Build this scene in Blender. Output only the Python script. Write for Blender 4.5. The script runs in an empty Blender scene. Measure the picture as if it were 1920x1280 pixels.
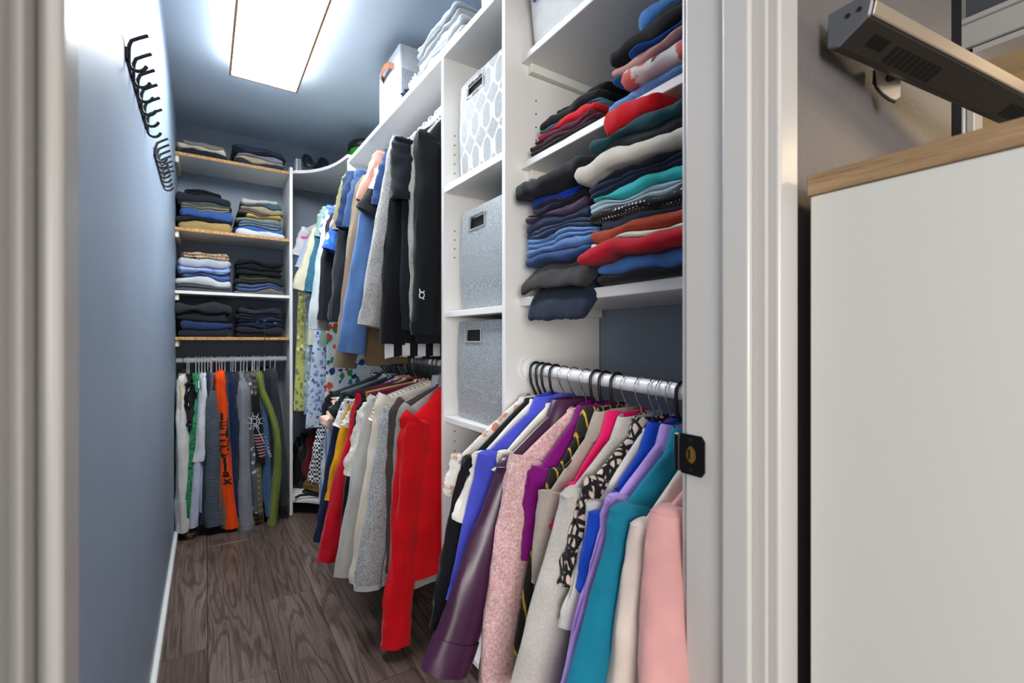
import bpy, bmesh, math, random
from mathutils import Vector, noise, Matrix
R = math.radians
SC = bpy.context.scene
COL = SC.collection
random.seed(7)

# ------------------------------------------------------------------ camera, world, lights, exposure
EYE = 1.10
cam_d = bpy.data.cameras.new('camera'); cam = bpy.data.objects.new('camera', cam_d); COL.objects.link(cam)
cam.location = (0, 0, EYE); cam.rotation_euler = (R(90), 0, R(-33.37))
cam_d.sensor_width = 36; cam_d.lens = 36 * 873 / 1920; cam_d.shift_y = -0.001
cam_d.clip_start = 0.01
cam_d.dof.use_dof = True; cam_d.dof.focus_distance = 1.4; cam_d.dof.aperture_fstop = 5.0
SC.camera = cam
SC.view_settings.view_transform = 'Standard'; SC.view_settings.look = 'None'
SC.view_settings.gamma = 1; SC.view_settings.use_curve_mapping = False
SC.view_settings.exposure = 1.3
wd = bpy.data.worlds.new('world'); SC.world = wd; wd.use_nodes = True
wd.node_tree.nodes['Background'].inputs[0].default_value = (1.0, 0.98, 0.96, 1)
wd.node_tree.nodes['Background'].inputs[1].default_value = 0.5
FIXTURE = 15.5       # radiance of the closet's ceiling fixture
def area(name, loc, rot, sx, sy, w, col):
    l = bpy.data.lights.new(name, 'AREA'); l.shape = 'RECTANGLE'; l.size = sx; l.size_y = sy; l.energy = w; l.color = col
    o = bpy.data.objects.new(name, l); COL.objects.link(o); o.location = loc; o.rotation_euler = rot
    return o
area('room_fill_top', (-0.5, -1.3, 2.40), (0, 0, 0), 1.0, 0.6, 5, (1.0, 0.95, 0.88))  # unseen overhead fill, added to brighten the door frame and near clothes
area('room_fill_low', (-1.9, -3.6, 1.35), (R(90), 0, R(-25)), 1.8, 1.6, 64, (1.0, 0.97, 0.93))  # unseen level fill added behind the camera to brighten panels through the doorway

# ------------------------------------------------------------------ measuring helpers
def ray(u, v):
    t = (u - 960) / 873
    return Vector((.5501 + .8351 * t, .8351 - .5501 * t, (638 - v) / 873))
def onX(u, v, X): d = ray(u, v); return d * (X / d.x) + Vector((0, 0, EYE))
def onY(u, v, Y): d = ray(u, v); return d * (Y / d.y) + Vector((0, 0, EYE))

# ------------------------------------------------------------------ materials
def lin(h):
    h = h.lstrip('#'); o = []
    for i in (0, 2, 4):
        c = int(h[i:i + 2], 16) / 255
        o.append(c / 12.92 if c <= .04045 else ((c + .055) / 1.055) ** 2.4)
    return (*o, 1)
MC = {}
class NT:
    def __init__(s, name):
        s.m = bpy.data.materials.new(name); s.m.use_nodes = True; s.t = s.m.node_tree
        s.b = s.t.nodes['Principled BSDF']
    def n(s, typ, **kw):
        nd = s.t.nodes.new(typ)
        for k, v in kw.items():
            if k.startswith('i_'):
                key = k[2:]; key = int(key) if key.isdigit() else key.replace('_', ' ')
                nd.inputs[key].default_value = v
            else: setattr(nd, k, v)
        return nd
    def l(s, a, b): s.t.links.new(a, b)
    def coords(s, sc=(1, 1, 1), rot=(0, 0, 0), rnd=False):
        tc = s.n('ShaderNodeTexCoord'); mp = s.n('ShaderNodeMapping')
        mp.inputs['Scale'].default_value = sc; mp.inputs['Rotation'].default_value = rot
        s.l(tc.outputs['Object'], mp.inputs[0])
        if rnd:
            oi = s.n('ShaderNodeObjectInfo'); mu = s.n('ShaderNodeMath', operation='MULTIPLY', i_1=37.0)
            s.l(oi.outputs['Random'], mu.inputs[0]); s.l(mu.outputs[0], mp.inputs['Location'])
        return mp.outputs[0]
    def noise(s, co, scale, detail=3, rough=.5, dist=0):
        nd = s.n('ShaderNodeTexNoise', i_Scale=scale, i_Detail=detail, i_Roughness=rough, i_Distortion=dist)
        s.l(co, nd.inputs['Vector']); return nd.outputs['Fac']
    def ramp(s, fac, stops, interp='LINEAR'):
        nd = s.n('ShaderNodeValToRGB'); nd.color_ramp.interpolation = interp
        e = nd.color_ramp.elements
        while len(e) < len(stops): e.new(.5)
        for k, (p, c) in enumerate(stops): e[k].position = p; e[k].color = c if isinstance(c, tuple) else lin(c)
        s.l(fac, nd.inputs[0]); return nd.outputs[0]
    def mix(s, f, a, b, mode='MIX'):
        nd = s.n('ShaderNodeMix', data_type='RGBA', blend_type=mode)
        for sock, val in ((nd.inputs[0], f), (nd.inputs[6], a), (nd.inputs[7], b)):
            if isinstance(val, (int, float, tuple)): sock.default_value = val
            else: s.l(val, sock)
        return nd.outputs[2]
    def bump(s, h, strength=.3, dist=.002):
        nd = s.n('ShaderNodeBump', i_Strength=strength, i_Distance=dist); s.l(h, nd.inputs['Height'])
        s.l(nd.outputs[0], s.b.inputs['Normal'])
    def col(s, c):
        if isinstance(c, tuple): s.b.inputs['Base Color'].default_value = c
        else: s.l(c, s.b.inputs['Base Color'])
    def set(s, **kw):
        for k, v in kw.items(): s.b.inputs[k.replace('_', ' ')].default_value = v
        return s

def plain(h, rough=.5, metal=0, spec=.5, bump=0, bscale=60, coat=0):
    key = ('plain', h, rough, metal, spec, bump, bscale, coat)
    if key in MC: return MC[key]
    t = NT('paint'); t.col(lin(h)); t.set(Roughness=rough, Metallic=metal, Specular_IOR_Level=spec, Coat_Weight=coat)
    if bump: t.bump(t.noise(t.coords(), bscale, 4), bump)
    MC[key] = t.m; return t.m

def F(h, pat=None, h2='#ffffff', sc=1.0, rough=.92, extra=None, weave=.35, sheen=.08):
    """cloth: base colour, optional print / knit / weave"""
    key = ('F', h, pat, h2, sc, rough, str(extra), weave)
    if key in MC: return MC[key]
    t = NT('cloth'); co = t.coords()
    base = lin(h); fine = t.noise(co, 420, 2)
    var = t.noise(co, 11, 3)
    vr = t.ramp(var, [(.3, (.84, .84, .84, 1)), (.7, (1.08, 1.08, 1.08, 1))])
    c = base; hgt = fine; bs = weave
    if pat in ('hstripe', 'vstripe', 'dstripe'):
        rot = {'hstripe': (0, 0, 0), 'vstripe': (0, 0, 0), 'dstripe': (0, R(35), 0)}[pat]
        w = t.n('ShaderNodeTexWave', wave_type='BANDS', bands_direction='X' if pat == 'vstripe' else 'Z', i_Scale=sc, i_Distortion=1.2, i_Detail=1)
        w.inputs['Detail Scale'].default_value = .4
        t.l(t.coords(rot=rot), w.inputs['Vector'])
        a = extra or .5
        c = t.ramp(w.outputs['Fac'], [(a - .06, h), (a + .06, h2)]); 
    elif pat == 'rib':
        w = t.n('ShaderNodeTexWave', wave_type='BANDS', bands_direction='Z', i_Scale=sc, i_Distortion=1.0); t.l(t.coords(rot=(R(14), R(4), 0)), w.inputs['Vector'])
        c = t.ramp(w.outputs['Fac'], [(.3, h2), (.55, h)]); hgt = w.outputs['Fac']; bs = .6
    elif pat == 'plaid':
        outs = []
        for d in 'XZY':
            w = t.n('ShaderNodeTexWave', wave_type='BANDS', bands_direction=d, i_Scale=sc, i_Distortion=.5); t.l(co, w.inputs['Vector'])
            outs.append(t.ramp(w.outputs['Fac'], [(.45, (0, 0, 0, 1)), (.6, (1, 1, 1, 1))]))
        f = t.mix(.5, outs[0], outs[1]); c = t.mix(f, base, lin(h2))
    elif pat == 'dots':
        v = t.n('ShaderNodeTexVoronoi', i_Scale=sc, i_Randomness=extra if extra is not None else .15); t.l(co, v.inputs['Vector'])
        c = t.ramp(v.outputs['Distance'], [(.24, h2), (.3, h)])
    elif pat == 'spots':
        v = t.n('ShaderNodeTexVoronoi', feature='DISTANCE_TO_EDGE', i_Scale=sc); t.l(t.coords((1, 1, .75)), v.inputs['Vector'])
        c = t.ramp(v.outputs['Distance'], [(.13, h), (.2, h2)])
    elif pat == 'leopard':
        n = t.noise(co, sc, 2, .6, .6); c = t.ramp(n, [(.42, h), (.46, h2), (.55, h2), (.6, h)])
    elif pat == 'zebra':
        n = t.noise(t.coords((1, 1, 3.5), (R(20), R(30), 0)), sc, 2, .6, 2.0); c = t.ramp(n, [(.44, h), (.5, h2), (.56, '#c79a6b')])
    elif pat == 'floral':
        cols = extra or ['#d05a4a', '#3f8a9a', '#e8a23c']
        v = t.n('ShaderNodeTexVoronoi', i_Scale=sc, i_Randomness=1.0); t.l(t.coords((1, 1, .85)), v.inputs['Vector'])
        nz = t.noise(co, sc * 1.7, 3, .6)
        st = [(0, h)] + [((i + 1) / (len(cols) + 1.6), cc) for i, cc in enumerate(cols)]
        sep = t.n('ShaderNodeSeparateColor'); t.l(v.outputs['Color'], sep.inputs[0])
        pc = t.ramp(sep.outputs[0], st, 'CONSTANT')
        ad = t.n('ShaderNodeMath', operation='ADD'); t.l(v.outputs['Distance'], ad.inputs[0]); t.l(nz, ad.inputs[1])
        mk = t.ramp(ad.outputs[0], [(.9, (1, 1, 1, 1)), (.97, (0, 0, 0, 1))])
        c = t.mix(mk, base, pc)
    elif pat == 'melange':
        n = t.noise(t.coords((1, 1, 3) if not extra else extra), sc, 3, .75); c = t.ramp(n, [(.36, h), (.62, h2)])
    elif pat == 'tweed':
        n = t.noise(co, sc, 3, .8); c = t.ramp(n, [(.32, h2), (.5, h), (.72, '#f3e4e2')]); hgt = n; bs = .9
    elif pat == 'denim':
        n = t.noise(co, 240, 2, .8); c = t.ramp(n, [(.3, h), (.8, h2)])
    elif pat == 'gingham':
        ck = t.n('ShaderNodeTexChecker', i_Scale=sc, i_Color1=lin(h), i_Color2=lin(h2)); t.l(co, ck.inputs['Vector']); c = ck.outputs['Color']
    c = t.mix(1.0, c, vr, 'MULTIPLY')
    t.col(c); t.set(Roughness=rough, Specular_IOR_Level=.2 if rough > .6 else .5, Sheen_Weight=sheen if rough > .6 else 0)
    t.bump(hgt, bs, .0012 if pat != 'tweed' else .004)
    MC[key] = t.m; return t.m

def wood_floor():
    t = NT('dark_laminate')
    big = t.noise(t.coords((5.5, .5, 1), rnd=True), 1.0, 3, .5, .4)
    mu = t.n('ShaderNodeMath', operation='MULTIPLY', i_1=120.0); t.l(big, mu.inputs[0])
    sn = t.n('ShaderNodeMath', operation='SINE'); t.l(mu.outputs[0], sn.inputs[0])
    g = t.noise(t.coords((70, 1.6, 1), rnd=True), 3.0, 5, .75)
    sp = t.noise(t.coords((160, 5, 1), rnd=True), 2.0, 3, .8)
    tone = t.noise(t.coords((1.6, .35, 1), rnd=True), 1.4, 3, .5)
    a = t.ramp(tone, [(.3, '#4a3d3a'), (.5, '#68584f'), (.72, '#82716a')])
    b = t.mix(t.ramp(sn.outputs[0], [(.0, (0, 0, 0, 1)), (.95, (.5, .5, .5, 1))]), a, lin('#2c2422'))
    c = t.mix(.9, b, t.ramp(g, [(.32, (.42, .4, .39, 1)), (.6, (1.15, 1.13, 1.12, 1))]), 'MULTIPLY')
    c = t.mix(t.ramp(sp, [(.6, (0, 0, 0, 1)), (.72, (.45, .45, .45, 1))]), c, lin('#8d7e77'))
    t.col(c); t.set(Roughness=.4, Specular_IOR_Level=.4); t.bump(g, .25, .001); return t.m
def wood(h1, h2, sc=(1, 30, 30), rough=.5):
    t = NT('wood'); n = t.noise(t.coords(sc), 11, 6, .75, .8)
    t.col(t.ramp(n, [(.3, h1), (.7, h2)])); t.set(Roughness=rough); t.bump(n, .15, .001); return t.m
def chipboard():
    t = NT('chipboard'); co = t.coords(); n = t.noise(co, 130, 2, .8)
    t.col(t.ramp(n, [(.3, '#8f5f2c'), (.5, '#c58f52'), (.7, '#e2b67c')])); t.set(Roughness=.8); t.bump(n, .5, .002); return t.m
def wall_paint(h, rough=.42, b=.12):
    t = NT('wall_paint'); co = t.coords(); n = t.noise(co, 90, 4, .6)
    v = t.noise(co, 2.2, 4); c = t.mix(1.0, lin(h), t.ramp(v, [(.3, (.93, .93, .93, 1)), (.7, (1.05, 1.05, 1.05, 1))]), 'MULTIPLY')
    t.col(c); t.set(Roughness=rough, Specular_IOR_Level=.5); t.bump(n, b, .003); return t.m

WHITE = plain('#e9e7e3', .42)
TRIM = plain('#b9b6b3', .32, bump=.06, bscale=40)
BLACKP = plain('#17171a', .32)
BLACKM = plain('#26282c', .5)
CHROME = plain('#d6d6d8', .18, metal=1)
WHITEP = plain('#f0f0f0', .3)
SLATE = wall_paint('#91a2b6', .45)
CEIL = wall_paint('#c8d6e2', .6, .08)  # paler than the same paint on the walls; lamp light put into colour
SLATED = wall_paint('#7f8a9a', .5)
CHIP = chipboard(); FLOOR = wood_floor()
OAK = wood('#6f563c', '#ab8c69', (14, .8, 26)); PINE = wood('#8f6638', '#b98d5c', (1, 12, 12))

# ------------------------------------------------------------------ mesh helpers
def obj(name, verts, faces, mat, parent=None, smooth=False, loc=None, bevel=0, seg=1):
    me = bpy.data.meshes.new(name); me.from_pydata([tuple(v) for v in verts], [], faces)
    bm = bmesh.new(); bm.from_mesh(me); bmesh.ops.recalc_face_normals(bm, faces=bm.faces); bm.to_mesh(me); bm.free()
    if smooth:
        for p in me.polygons: p.use_smooth = True
        me.set_sharp_from_angle(angle=R(62))
    me.materials.append(mat); o = bpy.data.objects.new(name, me); COL.objects.link(o)
    if parent: o.parent = parent
    if loc is not None: o.location = loc
    if bevel:
        b = o.modifiers.new('bevel', 'BEVEL'); b.width = bevel; b.segments = seg; b.limit_method = 'ANGLE'; b.angle_limit = R(40)
    return o
def link_copy(src, loc=None, parent=None, name=None):
    o = src.copy(); COL.objects.link(o)
    if parent: o.parent = parent
    if loc is not None: o.location = loc
    return o
def boxv(a, b):
    x0, y0, z0 = a; x1, y1, z1 = b
    v = [(x0, y0, z0), (x1, y0, z0), (x1, y1, z0), (x0, y1, z0), (x0, y0, z1), (x1, y0, z1), (x1, y1, z1), (x0, y1, z1)]
    f = [(0, 3, 2, 1), (4, 5, 6, 7), (0, 1, 5, 4), (1, 2, 6, 5), (2, 3, 7, 6), (3, 0, 4, 7)]
    return v, f
def box(name, a, b, mat, parent=None, bevel=.0015, seg=1): v, f = boxv(a, b); return obj(name, v, f, mat, parent, bevel=bevel, seg=seg)
def prism(name, poly, z0, z1, mat, parent=None, bevel=.0015, smooth=False):
    n = len(poly); v = [(x, y, z0) for x, y in poly] + [(x, y, z1) for x, y in poly]
    f = [tuple(range(n))[::-1], tuple(range(n, 2 * n))] + [(i, (i + 1) % n, n + (i + 1) % n, n + i) for i in range(n)]
    return obj(name, v, f, mat, parent, bevel=bevel)
def loft(rings, cap0=True, cap1=True):
    n = len(rings[0]); v = [p for r in rings for p in r]; f = []
    for i in range(len(rings) - 1):
        for j in range(n):
            k = (j + 1) % n; f.append((i * n + j, i * n + k, (i + 1) * n + k, (i + 1) * n + j))
    if cap0: f.append(tuple(range(n))[::-1])
    if cap1: f.append(tuple((len(rings) - 1) * n + j for j in range(n)))
    return v, f
def tube(path, r, n=8):
    P = [Vector(p) for p in path]; rings = []
    up = None
    for i, p in enumerate(P):
        t = (P[min(i + 1, len(P) - 1)] - P[max(i - 1, 0)]).normalized()
        if up is None:
            up = Vector((0, 0, 1)) if abs(t.z) < .9 else Vector((1, 0, 0))
        a = (up - t * up.dot(t)).normalized(); up = a; b = t.cross(a)
        rr = r[i] if isinstance(r, (list, tuple)) else r
        rings.append([p + a * (rr * math.cos(2 * math.pi * j / n)) + b * (rr * math.sin(2 * math.pi * j / n)) for j in range(n)])
    return loft(rings)
def tubeobj(name, path, r, mat, parent=None, n=8): v, f = tube(path, r, n); return obj(name, v, f, mat, parent, smooth=True)
def merge(parts):
    V, Fc = [], []
    for v, f in parts:
        k = len(V); V += list(v); Fc += [tuple(i + k for i in q) for q in f]
    return V, Fc
def empty(name, loc=(0, 0, 0), rz=0):
    o = bpy.data.objects.new(name, None); COL.objects.link(o); o.location = loc; o.rotation_euler = (0, 0, rz); o.empty_display_size = .05; return o
def tag(o, label, cat, group=None):
    o['label'] = label; o['category'] = cat
    if group: o['group'] = group
    return o
def struct(o): o['kind'] = 'structure'; return o
def arc(cx, cz, r, a0, a1, n=8): return [(cx + r * math.cos(R(a0 + (a1 - a0) * i / n)), cz + r * math.sin(R(a0 + (a1 - a0) * i / n))) for i in range(n + 1)]

# ------------------------------------------------------------------ the room
XL, XB, YB, ZC = -.143, 1.093, 3.53, 2.4475
YJ0, YJ1 = .314, .427          # door wall: room face, closet face
JL, JR = -.072, .587           # door opening
HEAD = 2.03
struct(box('wall_left', (XL - .1, YJ1, 0), (XL, YB + .1, ZC), SLATE, bevel=0))
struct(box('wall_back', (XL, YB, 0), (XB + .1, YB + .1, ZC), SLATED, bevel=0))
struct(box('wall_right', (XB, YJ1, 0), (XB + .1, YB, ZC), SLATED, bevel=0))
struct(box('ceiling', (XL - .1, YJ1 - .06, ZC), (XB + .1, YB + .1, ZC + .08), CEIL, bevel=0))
ROOMW = wall_paint('#6a6666', .5, .35)
wf = struct(box('wall_front', (JR + .02, YJ0, 0), (1.335, YJ1, ZC), ROOMW, bevel=.006, seg=3))
struct(box('wall_front_left', (-1.6, YJ0, 0), (JL - .02, YJ1, ZC), ROOMW, bevel=0))
struct(box('wall_front_header', (JL - .02, YJ0, HEAD + .02), (JR + .02, YJ1, ZC), ROOMW, bevel=0))
fl = struct(box('floor', (-1.7, -1.6, -.03), (3.6, YB + .1, -.0085), plain('#1b1716', .9), bevel=0))
PW = .195
plank_meshes = {}
for k in range(-2, 7):
    x0 = .0075 + PW * k
    off = [-.15, -.62, .35, -.4, .1, -.75, -.02, .42, -.3][k + 2]
    y = -1.05 + off
    while y < YB:
        L_ = 1.22; y0 = max(y, -1.3); y1 = min(y + L_, YB)
        if y1 - y0 > .03 and (x0 < XB):
            xa, xb = max(x0, XL) if y0 > .5 else x0, x0 + PW
            key = (round(xb - xa, 3), round(y1 - y0, 3))
            if key not in plank_meshes:
                v, f = boxv((.0006, .0006, -.008), (key[0] - .0006, key[1] - .0006, 0))
                plank_meshes[key] = obj('plank', v, f, FLOOR, fl, bevel=.0012); o = plank_meshes[key]
            else: o = link_copy(plank_meshes[key], parent=fl)
            o.location = (xa, y0, 0)
        y += L_
struct(prism('baseboard_left', [(XL, YJ1), (XL + .017, YJ1), (XL + .017, 3.2), (XL, 3.2)], 0, .05, plain('#e6e4e0', .35), bevel=.004))

# door frame: jambs, stops, casings
def jamb(name, x, s, plate=False):
    e = struct(empty(name, (x, YJ1, 0)))
    def bx(nm, a, b, bev=.002, seg=2):
        lo = [min(p, q) for p, q in zip(a, b)]; hi = [max(p, q) for p, q in zip(a, b)]
        o = box(nm, lo, hi, TRIM, bevel=bev, seg=seg); o.parent = e; o.matrix_parent_inverse = Matrix.Translation((-x, -YJ1, 0)); return o
    j = bx('jamb', (x, YJ0 - .002, 0), (x + s * .02, YJ1 + .002, HEAD))
    bx('door_stop', (x, YJ0 + .014, 0), (x - s * .011, .366, HEAD), .004, 3)
    bx('casing', (x + s * .005, YJ0 - .016, 0), (x + s * .052, YJ0, HEAD + .06), .004, 3)
    bx('casing', (x + s * .006, YJ1, 0), (x + s * .062, YJ1 + .014, HEAD + .06), .004, 3)
    return e, j
tr, jr = jamb('trim_1', JR, 1); tl, jl = jamb('trim_2', JL, -1)
hd = struct(box('trim_3', (JL, YJ0 - .002, HEAD), (JR, YJ1 + .002, HEAD + .02), TRIM))
# strike plate on the right jamb
pz = .935
sp = empty('strike_plate', (JR, .41, pz)); sp.parent = tr; sp.location = (0, -.017, pz)
poly = [(-.004, -.03), (.027, -.03), (.031, -.026), (.031, .026), (.027, .03), (-.004, .03)]
ol = [(y, z) for y, z in poly]
hole = [(.009 + .0085 * math.cos(a), .0125 * math.sin(a)) for a in [2 * math.pi * i / 24 for i in range(24)]]
def plate(name, outer_r, mat, x0, x1, parent):
    # plate with an oval latch hole (ring of quads between hole and rounded outline)
    n = 24; out = []
    for i in range(n):
        a = 2 * math.pi * i / n; dx, dz = math.cos(a), math.sin(a)
        k = min((.0235 - .0105) / abs(dx) if abs(dx) > 1e-6 else 9, .0285 / abs(dz) if abs(dz) > 1e-6 else 9)
        ax = .010 + (.0205 if dx > 0 else .019) * 0
        kx = (.019 if dx > 0 else .022) / abs(dx) if abs(dx) > 1e-6 else 9
        kz = .029 / abs(dz) if abs(dz) > 1e-6 else 9
        k = min(kx, kz); out.append((.009 + dx * k, dz * k))
    v, f = [], []
    for x in (x0, x1):
        v += [(x, y, z) for y, z in hole] + [(x, y, z) for y, z in out]
    for i in range(n):
        j = (i + 1) % n
        f += [(i, j, n + j, n + i), (2 * n + i, 3 * n + i, 3 * n + j, 2 * n + j), (i, 2 * n + i, 2 * n + j, j), (n + i, n + j, 3 * n + j, 3 * n + i)]
    return obj(name, v, f, mat, parent)
spp = plate('plate', 0, plain('#1d1b1b', .3, metal=.6), -.0025, -.0003, sp)
v, f = boxv((-.0028, .028, -.028), (.002, .0385, .028)); obj('strike_lip', v, f, plain('#1d1b1b', .3, metal=.6), sp, bevel=.002)
v, f = boxv((-.0006, -.001, -.012), (-.0001, .019, .012)); obj('latch_hole', v, f, plain('#b98a3c', .3, metal=.8), sp)
v, f = boxv((-.0012, .011, -.007), (-.0003, .0145, .007)); obj('latch_slot', v, f, BLACKP, sp)
for z in (-.0215, .0215):
    v, f = tube([(-.0005, .009, z), (-.0034, .009, z)], [.004, .0032], 12); obj('screw', v, f, plain('#3a3838', .35, metal=.8), spp)
# ------------------------------------------------------------------ the outer room at the right
DARKW = wall_paint('#4d5156', .5, .1)
struct(box('wall_recess', (1.335, 1.2, 0), (2.2, 1.28, ZC), DARKW, bevel=0))
struct(box('trim_4', (1.338, .322, 0), (1.44, .40, 2.3), plain('#1c1e23', .9, spec=.05), bevel=.003))
DY0, DY1, DX, DZ = -.45, .46, 2.1, 2.06
struct(box('wall_side', (DX, DY1, 0), (DX + .1, 1.28, ZC), plain('#8c8987', .5), bevel=0))
struct(box('wall_side_header', (DX, -1.6, DZ), (DX + .1, DY1, ZC), DARKW, bevel=0))
struct(box('wall_side_near', (DX, -1.6, 0), (DX + .1, DY0, DZ), DARKW, bevel=0))
dt = struct(empty('trim_5', (DX, DY1, 0)))
for nm, a, b in (('casing', (DX - .018, DY1, 0), (DX, DY1 + .07, DZ)), ('casing', (DX - .018, DY0 - .07, 0), (DX, DY0, DZ)), ('head_casing', (DX - .018, DY0 - .07, DZ), (DX, DY1 + .07, DZ + .075)),
                 ('head_cap', (DX - .03, DY0 - .09, DZ + .075), (DX, DY1 + .09, DZ + .092)), ('lining', (DX, DY1 - .02, 0), (DX + .1, DY1, DZ)), ('lining', (DX, DY0, DZ - .02), (DX + .1, DY1, DZ))):
    o = box(nm, a, b, TRIM, bevel=.004, seg=2); o.parent = dt; o.matrix_parent_inverse = Matrix.Translation((-DX, -DY1, 0))
WARMW = wall_paint('#d9c3a2', .6, .1)
struct(box('wall_hall', (3.4, -1.6, 0), (3.5, 1.28, ZC), WARMW, bevel=0))
struct(box('wall_hall_end', (2.2, 1.2, 0), (3.4, 1.28, ZC), WARMW, bevel=0))
struct(box('ceiling_room', (-1.6, -1.6, ZC), (3.5, YJ1 - .06, ZC + .08), plain('#5b5e62', .6), bevel=0))
struct(box('ceiling_hall', (1.2, YJ1 - .06, ZC), (3.5, 1.28, ZC + .08), plain('#cfc4b2', .6), bevel=0))
pl = bpy.data.lights.new('hall_lamp', 'POINT'); pl.energy = 7; pl.color = (1, .74, .44); pl.shadow_soft_size = .12
po = bpy.data.objects.new('hall_lamp', pl); COL.objects.link(po); po.location = (2.75, -.55, 2.1)

# white cabinet with an oak top
cb = tag(empty('cabinet', (.64, .285, 0)), 'tall white cabinet with an oak top beside the door frame', 'cabinet')
PANEL = plain('#c4c4bf', .45)
def cbx(nm, a, b, m, bev=.0015): 
    o = box(nm, a, b, m, bevel=bev); o.parent = cb; o.matrix_parent_inverse = Matrix.Translation((-.64, -.285, 0)); return o
cbx('side_panel', (.64, -.75, .0), (.658, .285, 1.282), PANEL)
cbx('back_panel', (.658, .277, .02), (1.16, .285, 1.282), PANEL)
cbx('side_panel', (1.16, -.75, .0), (1.178, .285, 1.282), PANEL)
cbx('door', (.66, -.769, .06), (.908, -.751, 1.278), PANEL); cbx('door', (.911, -.769, .06), (1.159, -.751, 1.278), PANEL)
cbx('plinth', (.66, -.74, 0), (1.158, -.72, .06), PANEL)
cbx('top', (.638, -.77, 1.283), (1.18, .288, 1.309), OAK, .0012)

# slim dark wall-mounted bar with vents underneath
hb = tag(empty('wall_mounted_bar', (.724, .286, 1.5), R(-8)), 'long slim dark bar with vent slots mounted on the wall above the cabinet', 'appliance')
GM = plain('#3b3836', .4, metal=.3); GD = plain('#2d2b2a', .45); GF = plain('#a39382', .3, metal=.3)
prof = [(0, 0), (-.038, .020), (-.042, .038), (-.034, .050), (.012, .052), (.014, .006)]
def extr(nm, prof, x0, x1, m, bev=.002):
    n = len(prof); v = [(x0, y, z) for y, z in prof] + [(x1, y, z) for y, z in prof]
    f = [tuple(range(n)), tuple(range(n, 2 * n))[::-1]] + [(i, (i + 1) % n, n + (i + 1) % n, n + i) for i in range(n)]
    return obj(nm, v, f, m, hb, bevel=bev)
hsg = extr('housing', prof, 0, 1.15, GM)
extr('front_strip', [(-.0382, .0205), (-.041, .0215), (-.0448, .0375), (-.042, .0378)], .002, 1.148, GF, .001)
extr('end_cap', [(y * 1.03, z * 1.03 - .001) for y, z in prof], -.004, 0, plain('#6b7078', .35, metal=.4))
def under(nm, x0, x1, y0, y1, m):   # patch on the sloping underside
    zz = lambda y: -y * .020 / .038
    v = [(x0, y0, zz(y0) - .0012), (x1, y0, zz(y0) - .0012), (x1, y1, zz(y1) - .0012), (x0, y1, zz(y1) - .0012)]
    v += [(a, b, c + .001) for a, b, c in v]
    return obj(nm, v, [(0, 1, 2, 3), (4, 7, 6, 5), (0, 4, 5, 1), (1, 5, 6, 2), (2, 6, 7, 3), (3, 7, 4, 0)], m, hsg)
under('switch_pocket', .036, .074, -.027, -.014, plain('#0c0c0c', .5))
for g0 in (.092, .46):
    for i in range(9): under('vent_slot', g0 + i * .0145, g0 + i * .0145 + .009, -.026, -.006, plain('#0a0a0a', .6))
for i in range(2): 
    v, f = tube([(-.0045, -.028 + .014 * i, .034), (-.0055, -.028 + .014 * i, .034)], .003, 10); obj('port', v, f, BLACKP, hb)
bk = tag(empty('wall_bracket', onY(1662, 158, YJ0 - .02), R(-62)), 'small pale plastic bracket with black knob on the wall under the dark bar', 'bracket'); bk.scale = (.8, .8, .8)
pts = [(-.02, .03), (.02, .03), (.02, -.035), (.012, -.04), (.004, -.034), (-.008, -.02), (-.017, -.004)]
v = [(x, -.001, z) for x, z in pts] + [(x, -.012, z) for x, z in pts]; n = len(pts)
obj('plate', v, [tuple(range(n)), tuple(range(n, 2 * n))[::-1]] + [(i, (i + 1) % n, n + (i + 1) % n, n + i) for i in range(n)], plain('#b9aa98', .4), bk, bevel=.001)
tubeobj('rim', [(-.02, -.008, .03), (-.021, -.008, .005), (-.016, -.008, -.008), (-.008, -.008, -.022), (.002, -.008, -.034), (.013, -.008, -.043)], .003, BLACKP, bk)
tubeobj('knob', [(.004, -.01, .006), (.004, -.02, .006), (.004, -.024, .006)], [.0085, .0085, .006], BLACKP, bk, 14)

# ------------------------------------------------------------------ ceiling fixture
lf = tag(empty('ceiling_light', (.245, 2.0, ZC)), 'long white ceiling light panel with thin wood trim', 'ceiling light')
LX0, LX1, LY0, LY1, LZ = .095, .395, 1.40, 2.61, 2.375
em = NT('diffuser'); em.col((.9, .92, .95, 1)); em.set(Emission_Strength=FIXTURE); em.b.inputs['Emission Color'].default_value = (.93, .97, 1.0, 1)
def lbx(nm, a, b, m, bev=.002):
    o = box(nm, a, b, m, bevel=bev); o.parent = lf; o.matrix_parent_inverse = Matrix.Translation((-.245, -2.0, -ZC)); return o
lbx('housing', (LX0 + .012, LY0 + .012, LZ + .018), (LX1 - .012, LY1 - .012, ZC), WHITEP)
lbx('diffuser', (LX0 + .006, LY0 + .006, LZ - .004), (LX1 - .006, LY1 - .006, LZ + .018), em.m, .006)
for a, b in (((LX0, LY0, LZ - .005), (LX0 + .009, LY1, LZ + .010)), ((LX1 - .009, LY0, LZ - .005), (LX1, LY1, LZ + .010)), ((LX0 + .009, LY0, LZ - .005), (LX1 - .009, LY0 + .010, LZ + .010)), ((LX0 + .009, LY1 - .010, LZ - .005), (LX1 - .009, LY1, LZ + .010))):
    lbx('trim_strip', a, b, PINE, .001)

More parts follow.
